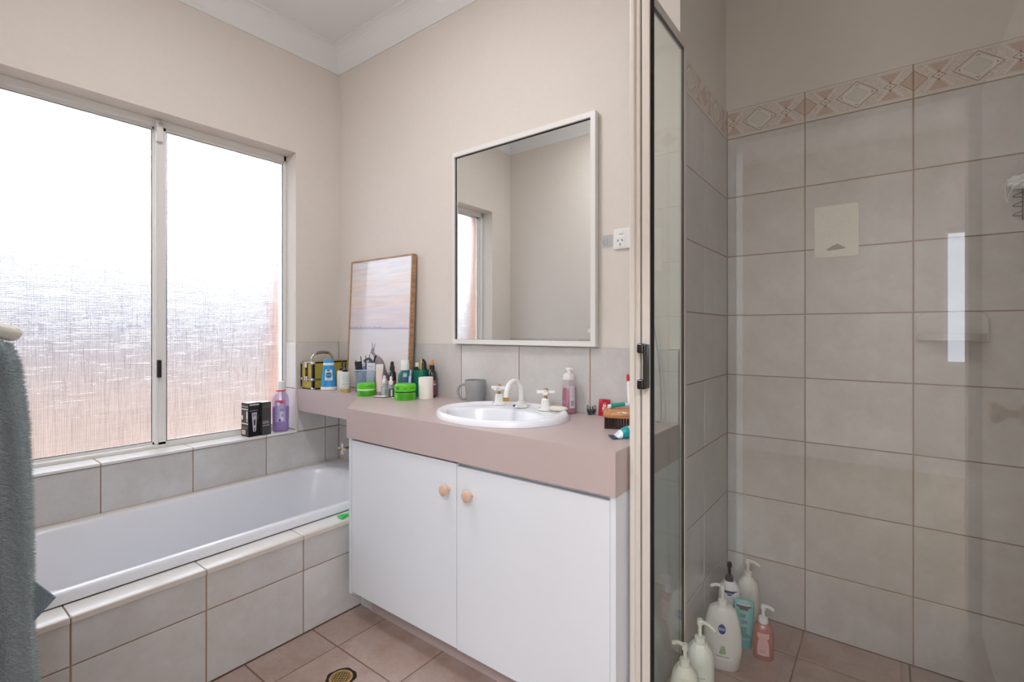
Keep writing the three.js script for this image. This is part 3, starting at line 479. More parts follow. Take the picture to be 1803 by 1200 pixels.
{ // in the shower
  const d = thing('soap_dish', 'pale ceramic soap dish fixed on the shower back wall', 'soap dish', [2.6905, 1.159, -0.608]);
  const rs = new THREE.Shape(), w = 0.094, hh = 0.05, r = 0.035; rs.moveTo(-w, -hh); rs.lineTo(w, -hh); rs.lineTo(w, hh - r); rs.quadraticCurveTo(w, hh, w - r, hh); rs.lineTo(-w + r, hh); rs.quadraticCurveTo(-w, hh, -w, hh - r);
  mesh('back_plate', new THREE.ExtrudeGeometry(rs, { depth: 0.008, bevelEnabled: true, bevelSize: 0.004, bevelThickness: 0.004, bevelOffset: -0.004, bevelSegments: 3 }), M.tile[2], d);
  const tr = new THREE.Shape(); tr.absellipse(0, 0, 0.088, 0.075, Math.PI, Math.PI * 2, false); tr.lineTo(-0.088, 0); const th = new THREE.Path(); th.absellipse(0, -0.004, 0.076, 0.062, Math.PI, Math.PI * 2, false);
  tr.holes.push(th); const tg = new THREE.ExtrudeGeometry(tr, { depth: 0.02, bevelEnabled: true, bevelSize: 0.003, bevelThickness: 0.003, bevelOffset: -0.003, bevelSegments: 2, curveSegments: 24 }); tg.rotateX(-Math.PI / 2); tg.translate(0, -0.045, 0.008); mesh('tray', tg, M.tile[2], d);
  const bs = new THREE.Shape(); bs.absellipse(0, 0, 0.084, 0.071, Math.PI, Math.PI * 2, false); const bg = new THREE.ExtrudeGeometry(bs, { depth: 0.005, bevelEnabled: false, curveSegments: 24 }); bg.rotateX(-Math.PI / 2); bg.translate(0, -0.048, 0.008); mesh('tray_floor', bg, M.tile[2], d);
  const p = thing('wall_plate', 'cream speckled adhesive plate left on the shower back wall', 'plate', [2.3615, 1.527, -0.608]);
  const ps = new THREE.Shape(); [[-0.0715, -0.094], [-0.066, -0.1], [0.068, -0.1], [0.0725, -0.096], [0.0715, 0.096], [0.067, 0.1], [-0.067, 0.1], [-0.072, 0.095], [-0.072, 0.02], [-0.07, 0.012], [-0.0715, 0.0]].forEach(([x, y], i) => ps[i ? 'lineTo' : 'moveTo'](x, y));
  const spk = dataTex(256, (i) => { const q = N3[(i * 3) % N3.length] > 0.72 ? 26 : 0; return [244 - q, 239 - q, 226 - q]; }, 0.2);
  mesh('plate', boxUV(new THREE.ExtrudeGeometry(ps, { depth: 0.0035, bevelEnabled: true, bevelSize: 0.001, bevelThickness: 0.001, bevelOffset: -0.001, bevelSegments: 1 })), phys(0xffffff, 0.5, { map: spk }), p);
  const ch = new THREE.Shape(); [[-0.031, -0.07], [-0.012, -0.057], [0.0, -0.054], [0.004, -0.05], [0.014, -0.058], [0.03, -0.067], [0.02, -0.069], [-0.02, -0.0725]].forEach(([x, y], i) => ch[i ? 'lineTo' : 'moveTo'](x, y));
  mesh('broken_stub', new THREE.ExtrudeGeometry(ch, { depth: 0.004, bevelEnabled: true, bevelSize: 0.001, bevelThickness: 0.001, bevelSegments: 1 }).translate(0, 0, 0.003), std(css('#a9a08f'), 0.8), p);
  const c = thing('wire_hook_rack', 'dark wire hook rack on the shower back wall', 'rack', [2.85, 1.56, -0.6]);
  for (let k = 0; k < 3; k++) mesh('wire_loop', tube([[0.012, 0.03 - k * 0.03, 0], [-0.012, 0.016 - k * 0.03, 0.008], [0.012, 0.013 - k * 0.03, 0.004]], 0.0014, 20, 6), std(css('#5c574c'), 0.5, { metalness: 0.5 }), c);
  mesh('spine', cyl([0.012, -0.06, 0], [0.012, 0.05, 0], 0.0016), std(css('#5c574c'), 0.5, { metalness: 0.5 }), c);
  const b = thing('bath_sponge', 'white mesh sponge with hanging cord loop on the shower back wall', 'sponge', [2.856, 1.62, -0.585]);
  const sg = new THREE.IcosahedronGeometry(0.03, 4), sp = sg.attributes.position; for (let i = 0; i < sp.count; i++) { const q = V(sp.getX(i), sp.getY(i), sp.getZ(i)); q.multiplyScalar(1 + 0.16 * Math.sin(q.x * 300) * Math.sin(q.y * 260 + 1) + 0.1 * Math.sin(q.z * 380)); sp.setXYZ(i, q.x, q.y * 0.7, q.z * 0.6); } sg.computeVertexNormals();
  mesh('mesh_ball', sg, std(css('#eef0ee'), 0.8), b);
  mesh('cord', tube([[-0.012, 0.012, 0.008], [-0.034, 0.0, 0.006], [-0.036, -0.03, 0.004], [-0.033, -0.062, 0.003], [-0.028, -0.04, 0.004], [-0.016, -0.012, 0.006]], 0.0016, 40, 6), std(css('#eef0ee'), 0.8), b);
}
{ // drain in the floor
  const d = thing('floor_drain', 'round brass floor drain grate in a rough hole in the floor', 'drain', [1.085, 0.0005, 0.7]);
  mesh('ring', lathe([[0.031, -0.0015], [0.037, -0.0015], [0.038, 0.0], [0.036, 0.0015], [0.031, 0.001], [0.031, -0.0015]], 36), std(css('#c9a66b'), 0.4, { metalness: 0.6 }), d);
  mesh('pit_shade_disc', new THREE.CylinderGeometry(0.054, 0.054, 0.0006, 30).translate(0, -0.002, 0), M.dark, d);  // flat dark disc stands in for the shade down the hole
  const bars = []; for (let k = -3; k <= 3; k++) { const L = Math.sqrt(Math.max(0, 0.032 ** 2 - (k * 0.0085) ** 2)); for (const a of [0, 1]) { const g = new THREE.BoxGeometry(2 * L, 0.002, 0.0022).translate(0, 0, k * 0.0085); if (a) g.rotateY(Math.PI / 2); g.rotateY(0.6); bars.push(g); } }
  mesh('grate', merge(bars), std(css('#c9a66b'), 0.4, { metalness: 0.6 }), d);
}
// ---------------------------------------------------------------- the open door behind the camera
{
  const d = struct('door_1', 'white flush door standing open against the right wall', 'door');
  mesh('leaf', boxG(2.795, 2.83, 0.01, 2.03, 0.87, 1.645, 0.002), M.white, d);
  const k = mesh('knob', lathe([[0, 0], [0.026, 0], [0.025, 0.006], [0.011, 0.01], [0.01, 0.03], [0.02, 0.038], [0.027, 0.05], [0.024, 0.062], [0.012, 0.068], [0, 0.069]], 30).rotateZ(Math.PI / 2), M.gold, d); k.position.set(2.795, 0.93, 0.94);
}
// ---------------------------------------------------------------- things on the countertop
const onTop = (name, label, cat, x, z, turn, group) => thing(name, label, cat, [x, CT, z], turn ?? faceCam(x, z), group);
{ // picture leaning on the wall
  const W = 0.505, Hh = 0.69, p = thing('framed_print', 'wooden-framed pastel print of a kangaroo on a beach, paled for window glare, leaning on the wall', 'picture', [0.4175, CT, 0.0625]);
  p.rotation.x = -0.0465;
  const wood = std(0xffffff, 0.55, { map: woodMap([170, 130, 98], [196, 158, 124]) });
  mesh('frame', merge([boxG(-W / 2, -W / 2 + 0.007, 0.001, Hh, -0.027, 0), boxG(W / 2 - 0.007, W / 2, 0.001, Hh, -0.027, 0), boxG(-W / 2 + 0.007, W / 2 - 0.007, 0.001, 0.008, -0.027, 0), boxG(-W / 2 + 0.007, W / 2 - 0.007, Hh - 0.007, Hh, -0.027, 0)]), wood, p);
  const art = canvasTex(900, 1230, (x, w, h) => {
    const g = x.createLinearGradient(0, 0, 0, h); [['0', '#e2dee1'], ['0.12', '#e4dedc'], ['0.2', '#ebd9d0'], ['0.26', '#e4dcdb'], ['0.33', '#ecd5ca'], ['0.4', '#ddd4db'], ['0.5', '#e3d3d4'], ['0.53', '#d3ccd6'], ['0.54', '#e0dbdf'], ['0.75', '#e6dedd'], ['1', '#ecdcd3']].forEach(([k, c]) => g.addColorStop(+k, c)); x.fillStyle = g; x.fillRect(0, 0, w, h);  // pastel sky and sand, lightened to hold the window glare in the colour
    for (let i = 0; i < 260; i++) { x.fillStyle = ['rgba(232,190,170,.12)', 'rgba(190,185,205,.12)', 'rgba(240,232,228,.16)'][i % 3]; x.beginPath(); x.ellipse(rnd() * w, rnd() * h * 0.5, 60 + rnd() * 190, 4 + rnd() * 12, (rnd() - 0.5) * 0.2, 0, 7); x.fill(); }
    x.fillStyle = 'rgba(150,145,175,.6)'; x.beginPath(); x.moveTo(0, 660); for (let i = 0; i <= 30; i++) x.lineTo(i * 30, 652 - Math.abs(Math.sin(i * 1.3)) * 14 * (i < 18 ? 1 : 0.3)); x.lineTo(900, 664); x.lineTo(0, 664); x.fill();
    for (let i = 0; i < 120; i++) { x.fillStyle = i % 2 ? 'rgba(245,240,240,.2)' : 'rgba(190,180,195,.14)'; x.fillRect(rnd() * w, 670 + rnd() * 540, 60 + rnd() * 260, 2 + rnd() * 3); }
    // kangaroo, standing, seen from the side with head turned
    const poly = (pts, c) => { x.fillStyle = c; x.beginPath(); x.moveTo(...pts[0]); for (let i = 1; i < pts.length; i++) { const [a, b] = [pts[i], pts[(i + 1) % pts.length]]; x.quadraticCurveTo(a[0], a[1], (a[0] + b[0]) / 2, (a[1] + b[1]) / 2); } x.closePath(); x.fill(); };
    poly([[570, 1010], [610, 1060], [660, 1130], [720, 1165], [800, 1180], [840, 1176], [836, 1192], [760, 1200], [690, 1190], [630, 1150], [580, 1090], [545, 1050]], '#7d6c74');
    poly([[392, 862], [412, 880], [424, 902], [470, 912], [530, 938], [572, 985], [590, 1040], [588, 1080], [560, 1110], [540, 1150], [546, 1200], [520, 1212], [480, 1208], [474, 1150], [468, 1080], [440, 1040], [424, 990], [410, 950], [396, 920], [376, 906], [360, 890]], '#8e7a80');
    poly([[470, 960], [520, 970], [556, 1020], [560, 1070], [530, 1100], [490, 1060], [468, 1010]], '#a08a8c');
    poly([[440, 1000], [462, 1040], [470, 1100], [462, 1150], [450, 1140], [440, 1080], [426, 1030]], '#b79c94');
    poly([[420, 950], [436, 980], [428, 1020], [412, 1044], [404, 1036], [414, 1000], [408, 960]], '#7b6a72');
    poly([[372, 838], [366, 812], [360, 792], [370, 790], [382, 816], [386, 840]], '#8d7b82'); poly([[396, 838], [404, 812], [414, 792], [420, 800], [414, 826], [404, 846]], '#8d7b82');
    poly([[362, 850], [384, 832], [408, 842], [412, 868], [398, 890], [374, 902], [354, 896], [350, 880]], '#8b787d'); x.fillStyle = '#332a2e'; x.beginPath(); x.arc(384, 858, 4, 0, 7); x.fill(); x.beginPath(); x.arc(354, 890, 5, 0, 7); x.fill();
    for (let i = 0; i < 160; i++) { x.strokeStyle = 'rgba(90,74,82,.25)'; x.lineWidth = 1.5; const a = 430 + rnd() * 140, b = 925 + rnd() * 170; x.beginPath(); x.moveTo(a, b); x.lineTo(a + 6, b + 12); x.stroke(); }
  });
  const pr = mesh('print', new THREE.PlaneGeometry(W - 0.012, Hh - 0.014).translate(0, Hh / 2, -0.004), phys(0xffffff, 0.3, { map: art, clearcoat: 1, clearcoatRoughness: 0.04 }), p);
  mesh('backing', boxG(-W / 2 + 0.004, W / 2 - 0.004, 0.004, Hh - 0.004, -0.02, -0.006), std(css('#8d7358'), 0.9), p);
}
{ // vanity case
  const c = thing('makeup_case', 'yellow textured makeup case with black edges and metal corners', 'case', [0.066, CT, 0.124]);
  const gold = std(0xffffff, 0.5, { map: dataTex(256, (i) => { const n = (N3[i] - 0.5) * 60; return [186 + n, 164 + n, 62 + n * 0.5]; }, 0.12), bumpMap: tileBump, bumpScale: 0.001 });
  const w = 0.06, d = 0.113, h1 = 0.053, h2 = 0.145;
  mesh('tray', boxG(-w + 0.002, w - 0.002, 0.004, h1 - 0.002, -d + 0.002, d - 0.002), gold, c); mesh('lid', boxG(-w + 0.002, w - 0.002, h1 + 0.004, h2 - 0.002, -d + 0.002, d - 0.002), gold, c);
  const e = 0.007, ed = [];
  for (const [a, b] of [[0, h1], [h1 + 0.003, h2]]) { for (const sx of [-1, 1]) for (const sz of [-1, 1]) ed.push(boxG(sx > 0 ? w - e * 1.9 : -w, sx > 0 ? w : -w + e * 1.9, a, b, sz > 0 ? d - e * 1.9 : -d, sz > 0 ? d : -d + e * 1.9, 0.001)); }
  for (const sx of [-1, 1]) for (const y of [0, h2 - e]) ed.push(boxG(sx > 0 ? w - e : -w, sx > 0 ? w : -w + e, y, y + e, -d, d, 0.001));
  for (const sz of [-1, 1]) ed.push(boxG(-w, w, 0, e, sz > 0 ? d - e : -d, sz > 0 ? d : -d + e, 0.001));
  mesh('edging', merge(ed), M.black, c);
  const alu = std(css('#aeb6c8'), 0.3, { metalness: 0.9 }); const al = [];
  for (const sz of [-1, 1]) for (const y of [h2 - e, h1 - 0.004]) al.push(boxG(-w - 0.0006, w + 0.0006, y, y + e * 0.9, sz > 0 ? d - e : -d - 0.0006, sz > 0 ? d + 0.0006 : -d + e, 0.001)); for (const sx of [-1, 1]) al.push(boxG(sx > 0 ? w - e : -w - 0.0006, sx > 0 ? w + 0.0006 : -w + e, h1 - 0.004, h1 + 0.003, -d, d, 0.001));
  mesh('trim_rail', merge(al), alu, c);
  const cr = []; for (const sx of [-1, 1]) for (const sz of [-1, 1]) for (const y of [0.004, h1, h2 - 0.006]) cr.push(new RoundedBoxGeometry(0.017, 0.014, 0.017, 2, 0.004).translate(sx * (w - 0.006), y, sz * (d - 0.006)));
  mesh('corner', merge(cr), M.chrome, c);
  const latch = mesh('latch', boxG(-0.009, 0.009, h1 + 0.012, h2 - 0.012, d - 0.001, d + 0.003, 0.001), M.black, c);
  mesh('clasp', merge([boxG(-0.01, 0.01, h2 - 0.03, h2 - 0.002, d + 0.0, d + 0.006, 0.002), boxG(-0.014, -0.003, h1 - 0.012, h1 + 0.016, d, d + 0.006, 0.002), boxG(0.003, 0.014, h1 - 0.012, h1 + 0.016, d, d + 0.006, 0.002)]), M.chrome, latch);
  mesh('lid_top', boxG(-w + 0.004, w - 0.004, h2 - 0.003, h2 + 0.001, -d + 0.004, d - 0.004), gold, c);
  const hd = mesh('handle', tube([[0, h2, 0.085], [0, h2 + 0.02, 0.083], [0, h2 + 0.042, 0.062], [0, h2 + 0.046, 0.02], [0, h2 + 0.042, -0.02], [0, h2 + 0.02, -0.04], [0, h2, -0.042]], 0.0055, 50, 10), M.chrome, c);
  mesh('grip', tube([[0, h2 + 0.044, 0.056], [0, h2 + 0.048, 0.02], [0, h2 + 0.044, -0.014]], 0.0078, 20, 10), std(css('#8a7572'), 0.5), hd);
}
const textOn = (bg, lines) => canvasTex(256, 256, (x, w, h) => { x.fillStyle = bg; x.fillRect(0, 0, w, h); lines(x, w, h); });
const T = (x, s, px, py, size, color, font = 'sans-serif', bold = true) => { x.fillStyle = color; x.font = `${bold ? 'bold ' : ''}${size}px ${font}`; x.textAlign = 'center'; x.textBaseline = 'middle'; x.fillText(s, px, py); };
const scribble = (x, x0, y0, x1, n, dy, c, lw = 3) => { x.strokeStyle = c; x.lineWidth = lw; for (let i = 0; i < n; i++) { let p = x0; while (p < x1) { const l = 4 + rnd() * 14; x.beginPath(); x.moveTo(p, y0 + i * dy); x.lineTo(Math.min(p + l, x1), y0 + i * dy); x.stroke(); p += l + 4; } } };
{ // talc bottle
  const b = onTop('powder_bottle', 'blue tapered powder bottle with white base and label', 'bottle', 0.19, 0.184);
  const blue = phys(css('#2f9bd6'), 0.35);
  mesh('base', sbody([[0, 0.036, 0.026], [0.003, 0.0395, 0.029], [0.012, 0.0395, 0.029], [0.018, 0.0385, 0.028]], 2.3), M.whitePlastic, b);
  mesh('body', sbody([[0.018, 0.0383, 0.028], [0.07, 0.034, 0.026], [0.13, 0.0275, 0.0245]], 2.2), blue, b);
  mesh('collar', sbody([[0.13, 0.028, 0.025], [0.143, 0.0265, 0.0245]], 2.1), M.whitePlastic, b);
  mesh('cap', sbody([[0.143, 0.0265, 0.0245], [0.157, 0.0255, 0.0235], [0.1605, 0.023, 0.021]], 2.1), blue, b);
  mesh('label', labelG(0.0372, 0.0278, 0.052, 0.108, 0.55, 12, 0.031, 0.0262), phys(0xffffff, 0.4, { map: textOn('#e6eef2', (x, w, h) => { x.fillStyle = '#20222c'; x.fillRect(60, 4, 110, 22); x.fillStyle = '#c23a44'; x.fillRect(60, 26, 110, 10); x.fillStyle = '#5aa9c9'; x.beginPath(); x.ellipse(w / 2, 130, 110, 80, 0, 0, 7); x.fill(); scribble(x, 50, 84, 206, 3, 13, '#1c2a55', 11); scribble(x, 56, 148, 206, 3, 13, '#1c2a55', 11); x.fillStyle = '#d98a98'; x.fillRect(70, 226, 120, 16); }) }), b);
}
{ // two small squeeze bottles with black nozzles
  const mk = (n, lab, x, z, full) => { const b = onTop(n, lab, 'bottle', x, z, undefined, undefined);
    mesh('body', lathe([[0, 0], [0.024, 0], [0.0255, 0.003], [0.0255, 0.095], [0.022, 0.103], [0.011, 0.106], [0, 0.106]]), phys(css('#dfe0dc'), 0.35), b);
    if (full) mesh('liquid', lathe([[0.0256, 0.003], [0.0258, 0.004], [0.0258, 0.02], [0.0256, 0.021]]), phys(css('#c8a95a'), 0.35), b);
    mesh('cap', lathe([[0, 0.104], [0.0145, 0.104], [0.0145, 0.112], [0.008, 0.117], [0.0055, 0.121], [0.003, 0.152], [0, 0.153]]), M.blackGloss, b);
    mesh('label', labelG(0.0261, 0.0261, 0.028, 0.092, 1.0), phys(0xffffff, 0.5, { map: textOn('#e4e4dc', (x, w, h) => { scribble(x, 60, 30, 220, 6, 14, '#9a9c96', 3); scribble(x, 90, 128, 210, 1, 10, '#6c6e68', 6); x.fillStyle = '#3a3d38'; for (const k of [90, 130, 170]) { x.beginPath(); x.moveTo(k, 176); x.lineTo(k + 11, 196); x.lineTo(k - 11, 196); x.fill(); } x.fillRect(126, 218, 9, 22); }) }), b); };
  mk('squeeze_bottle', 'squeeze bottle with black nozzle cap and yellow liquid at the bottom', 0.354, 0.196, true);
  mk('squeeze_bottle', 'grey-white squeeze bottle with black nozzle behind the blue powder bottle', 0.272, 0.158, false);
}
{ // clear tub of brushes and combs
  const bx = 0.452, bz = 0.142, b = onTop('plastic_tub', 'clear tapered plastic tub holding brushes and combs', 'container', bx, bz, 0.95);
  const cl = phys(lin(0.9, 0.93, 0.97), 0.3, { transmission: 0.9, thickness: 0, ior: 1.46 });
  const P = 4.5;
  mesh('wall', loft([superLoop(0.046, 0.039, 0.003, P), superLoop(0.0585, 0.0495, 0.118, P), superLoop(0.057, 0.048, 0.118, P), superLoop(0.0445, 0.0375, 0.006, P)]), cl, b);
  mesh('floor', sbody([[0, 0.042, 0.035], [0.004, 0.0425, 0.0355]], P), cl, b);
  mesh('rim', loft([superLoop(0.058, 0.049, 0.113, P), superLoop(0.062, 0.053, 0.114, P), superLoop(0.062, 0.053, 0.119, P), superLoop(0.0565, 0.0475, 0.1195, P)]), phys(lin(0.85, 0.88, 0.92), 0.25, { transmission: 0.5, thickness: 0 }), b);
    const inTub = (name, label, cat, dx, dz, lean, turn, build) => { const c = Math.cos(0.95), s = Math.sin(0.95), o = thing(name, label, cat, [bx + dx * c + dz * s, CT + 0.006, bz - dx * s + dz * c], turn); o.rotation.z = lean; build(o); return o; };
  const stick = (r, len, m) => (o) => { mesh('handle', cyl([0, 0, 0], [0, len, 0], r, r * 0.7, 10), m, o); };
  inTub('makeup_brush', 'thin black makeup brush leaning far out of the clear tub', 'brush', 0.022, 0.033, 0.42, 0.95, (o) => { mesh('handle', cyl([0, 0.02, 0], [0, 0.175, 0], 0.0026, 0.0018, 8), M.black, o); mesh('ferrule', cyl([0, 0.008, 0], [0, 0.03, 0], 0.0034), M.chrome, o); });
  inTub('makeup_brush', 'black makeup brush standing beside the flat black brush', 'brush', -0.008, 0.004, 0.1, 0.95, stick(0.0028, 0.178, M.black));
  inTub('makeup_brush', 'black makeup brush standing beside the hair comb', 'brush', 0.0, 0.01, 0.01, 0.95, stick(0.0028, 0.18, M.black));
  inTub('makeup_brush', 'black makeup brush behind the hair comb', 'brush', 0.008, -0.018, -0.05, 0.95, stick(0.0026, 0.185, M.black));
  inTub('makeup_brush', 'silver-handled brush leaning right out of the clear tub', 'brush', -0.012, -0.006, -0.32, 0.95, (o) => { mesh('handle', cyl([0, 0, 0], [0, 0.155, 0], 0.0042, 0.0042, 12), M.chrome, o); mesh('tip', cyl([0, 0.155, 0], [0, 0.19, 0], 0.0045, 0.004, 12), M.black, o); });
  inTub('makeup_brush', 'short black brush standing upright against the kangaroo print', 'brush', 0.026, -0.012, -0.09, 0.95, stick(0.003, 0.175, M.black));
  inTub('flat_brush', 'wide flat black brush in the clear tub', 'brush', -0.022, -0.004, 0.12, 0.95, (o) => { mesh('pad', boxG(-0.015, 0.015, 0.1, 0.152, -0.006, 0.006, 0.002), M.black, o); mesh('handle', boxG(-0.006, 0.006, 0.01, 0.1, -0.003, 0.003, 0.002), M.black, o); });
  inTub('hair_clip', 'bright blue plastic hair clip in the clear tub', 'clip', -0.004, 0.022, 0.05, 0.95, (o) => { mesh('body', boxG(-0.006, 0.006, 0.015, 0.128, -0.004, 0.004, 0.002), phys(css('#2a6fd0'), 0.35), o); mesh('spring', cyl([-0.007, 0.09, 0], [0.007, 0.09, 0], 0.003), M.chrome, o); });
  inTub('hair_comb', 'curved grey-black vented hair comb in the clear tub', 'comb', 0.008, 0.012, -0.04, 0.95, (o) => {
    mesh('spine', tube([[0.016, 0.01, 0], [0.017, 0.08, 0], [0.015, 0.14, 0], [0.004, 0.163, 0], [-0.012, 0.162, 0], [-0.024, 0.15, 0]], 0.0065, 40, 10), std(css('#4a5560'), 0.45), o);
    for (let k = 0; k < 8; k++) mesh('tooth', cyl([0.014, 0.085 + k * 0.009, 0], [-0.022, 0.083 + k * 0.009, 0.002], 0.0016, 0.0012, 6), std(css('#2f363d'), 0.5), o); });
  inTub('paper_packet', 'small clear-white printed packet standing in the clear tub', 'packet', 0.014, 0.03, -0.07, 0.95, (o) => { const m = mesh('sleeve', boxG(-0.019, 0.019, 0.03, 0.145, -0.001, 0.001, 0.0005), phys(css('#dde2ea'), 0.3), o); mesh('print', boxG(-0.014, 0.01, 0.127, 0.1285, 0.001, 0.0013), std(css('#4b5160'), 0.6), m); });
  inTub('blush_compact', 'pink compact at the bottom of the clear tub', 'compact', 0.03, 0.012, 0, 0.95, (o) => { mesh('case', boxG(-0.012, 0.012, 0.0, 0.06, -0.01, 0.01, 0.003), phys(css('#b0486c'), 0.4), o); mesh('lid', boxG(-0.0125, 0.0125, 0.06, 0.068, -0.0105, 0.0105, 0.003), phys(css('#4a2a38'), 0.4), o); });
  inTub('cosmetic_tube', 'blue cosmetic tube inside the clear tub', 'tube', -0.022, 0.018, 0.06, 0.95, (o) => { mesh('body', sbody([[0.0, 0.009, 0.009], [0.06, 0.01, 0.006], [0.1, 0.012, 0.002]]), phys(css('#6f95c6'), 0.4), o); mesh('cap', cyl([0, 0.0, 0], [0, 0.014, 0], 0.0095), phys(css('#e8ecf2'), 0.4), o); });
  inTub('cosmetic_bottle', 'dark grey cosmetic bottle inside the clear tub', 'bottle', 0.028, -0.016, 0, 0.95, (o) => { mesh('body', lathe([[0, 0], [0.013, 0], [0.013, 0.07], [0.006, 0.08], [0, 0.08]]), phys(css('#4b4d5c'), 0.4), o); mesh('cap', cyl([0, 0.078, 0], [0, 0.102, 0], 0.007), M.black, o); });
  const mo = thing('cosmetic_bottle', 'translucent teal and white cosmetic bottle behind the clear tub', 'bottle', [0.372, CT, 0.125], 0.9);
  mesh('body', sbody([[0, 0.019, 0.015], [0.004, 0.02, 0.016], [0.1, 0.02, 0.016], [0.11, 0.018, 0.014]], 3), phys(css('#3aa08e'), 0.3), mo);
  mesh('cap', sbody([[0.11, 0.017, 0.0135], [0.15, 0.0145, 0.0115], [0.157, 0.011, 0.009]], 2.4), phys(css('#e6eaf2'), 0.3), mo);
}
{ // the two green jars
  const mk = (n, lab, x, z, r, hgt, band, txt) => { const b = onTop(n, lab, 'jar', x, z); const gr = phys(css('#5fce1e'), 0.35, { clearcoat: 0.3 }), dk = phys(css('#46a81a'), 0.4), h1 = hgt * 0.46;
    mesh('body', lathe([[0, 0], [r * 0.94, 0], [r, 0.004], [r, h1], [r * 0.97, h1 + 0.001], [0, h1 + 0.001]], 48), gr, b);
    mesh('band', lathe([[r * 0.96, h1], [r * 0.995, h1 + 0.001], [r * 0.995, h1 + 0.006], [r * 0.96, h1 + 0.007]], 48), band, b);
    mesh('lid', lathe([[0, h1 + 0.006], [r, h1 + 0.006], [r * 1.005, h1 + 0.009], [r * 1.0, hgt - 0.008], [r * 0.95, hgt - 0.002], [r * 0.85, hgt], [0, hgt - 0.001]].reverse().reverse(), 48), gr, b);
    mesh('lid_label', labelG(r * 1.012, r * 1.012, h1 + 0.012, hgt - 0.009, 1.1, 20), phys(0xffffff, 0.4, { map: canvasTex(512, 96, (q, w, h) => { q.fillStyle = '#62d020'; q.fillRect(0, 0, w, h); txt(q, w, h); }) }), b);
    mesh('body_label', labelG(r * 1.008, r * 1.008, 0.005, h1 - 0.003, 0.8, 16), phys(0xffffff, 0.4, { map: canvasTex(256, 96, (q, w, h) => { q.fillStyle = '#45a81b'; q.fillRect(0, 0, w, h); scribble(q, 20, 22, 236, 4, 17, '#378d14', 4); }) }), b); };
  mk('hair_wax_jar', 'green hair wax jar with a cream band', 0.541, 0.205, 0.042, 0.062, M.whitePlastic, (q) => T(q, 'Hair Wax', 330, 46, 52, '#12240a'));
  mk('hair_wax_jar', 'larger green hair wax jar with a black band', 0.786, 0.175, 0.048, 0.072, M.black, (q) => { q.fillStyle = '#1d4a12'; q.fillRect(50, 14, 60, 66); T(q, '0', 80, 48, 60, '#5fce1e'); T(q, 'HAIR', 250, 34, 34, '#173a0c'); T(q, 'WAX', 256, 68, 32, '#173a0c'); scribble(q, 370, 38, 490, 2, 18, '#173a0c', 10); });
}
{ // tube, droppers, flat compact
  const t = onTop('cream_tube', 'tall white and beige cosmetic tube standing on its cap', 'tube', 0.588, 0.164);
  mesh('cap', lathe([[0, 0], [0.015, 0], [0.0155, 0.002], [0.015, 0.02], [0, 0.02]]), phys(css('#b9a79d'), 0.4), t);
  mesh('body', sbody([[0.02, 0.0155, 0.0145], [0.06, 0.016, 0.012], [0.11, 0.0165, 0.007], [0.128, 0.0168, 0.0028]], 2.2), phys(css('#ead9cb'), 0.4), t);
  mesh('crimp', boxG(-0.017, 0.017, 0.126, 0.15, -0.0018, 0.0018, 0.001), phys(css('#efefec'), 0.4), t);
  const mk = (lab, x, z, body, labc, dark) => { const b = onTop('dropper_bottle', lab, 'bottle', x, z);
    mesh('body', lathe([[0, 0], [0.0145, 0], [0.016, 0.002], [0.016, 0.046], [0.013, 0.054], [0.009, 0.058], [0.009, 0.062], [0, 0.062]], 32), body, b);
    mesh('label', labelG(0.0163, 0.0163, 0.004, 0.042, 0.8), phys(0xffffff, 0.35, { map: textOn(labc, (q, w, h) => { scribble(q, 20, 24, 236, 12, 18, dark ? '#c9ccc9' : '#7d8a86', 5); if (dark) { q.fillStyle = '#eceadf'; q.fillRect(120, 30, 70, 200); } else { q.fillStyle = '#4f9a84'; q.fillRect(150, 40, 34, 150); } }) }), b);
    mesh('collar', lathe([[0, 0.06], [0.0105, 0.06], [0.011, 0.0615], [0.011, 0.076], [0.0095, 0.078], [0, 0.078]], 28), M.whitePlastic, b);
    mesh('bulb', lathe([[0.0065, 0.077], [0.0062, 0.09], [0.005, 0.0965], [0.002, 0.099], [0, 0.0992]], 20), M.whitePlastic, b); };
  mk('clear glass dropper bottle with pale label and white dropper', 0.626, 0.165, phys(css('#9ea3a8'), 0.12, { clearcoat: 0.6 }), '#c4cac8', false);
  mk('grey glass dropper bottle with dark label and white dropper', 0.69, 0.178, phys(css('#8c9097'), 0.12, { clearcoat: 0.6 }), '#22272b', true);
  const c = onTop('flat_compact', 'thin black and white compact lying under the dropper bottles', 'compact', 0.64, 0.199, 0.3);
  mesh('base', boxG(-0.032, 0.032, 0, 0.003, -0.016, 0.016, 0.001), M.black, c); mesh('lid', boxG(-0.032, 0.032, 0.003, 0.006, -0.016, 0.016, 0.001), M.whitePlastic, c);
  const fo = onTop('foil_scrap', 'small crumpled silver foil in front of the dark dropper bottle', 'foil', 0.712, 0.192, 0.3);
  const ig = new THREE.IcosahedronGeometry(0.006, 1), ip = ig.attributes.position; for (let i = 0; i < ip.count; i++) ip.setXYZ(i, ip.getX(i) * (1.4 + 0.5 * Math.sin(i)), Math.max(-0.003, ip.getY(i) * 0.5) + 0.003, ip.getZ(i)); ig.computeVertexNormals(); mesh('foil', ig, M.chrome, fo);
}
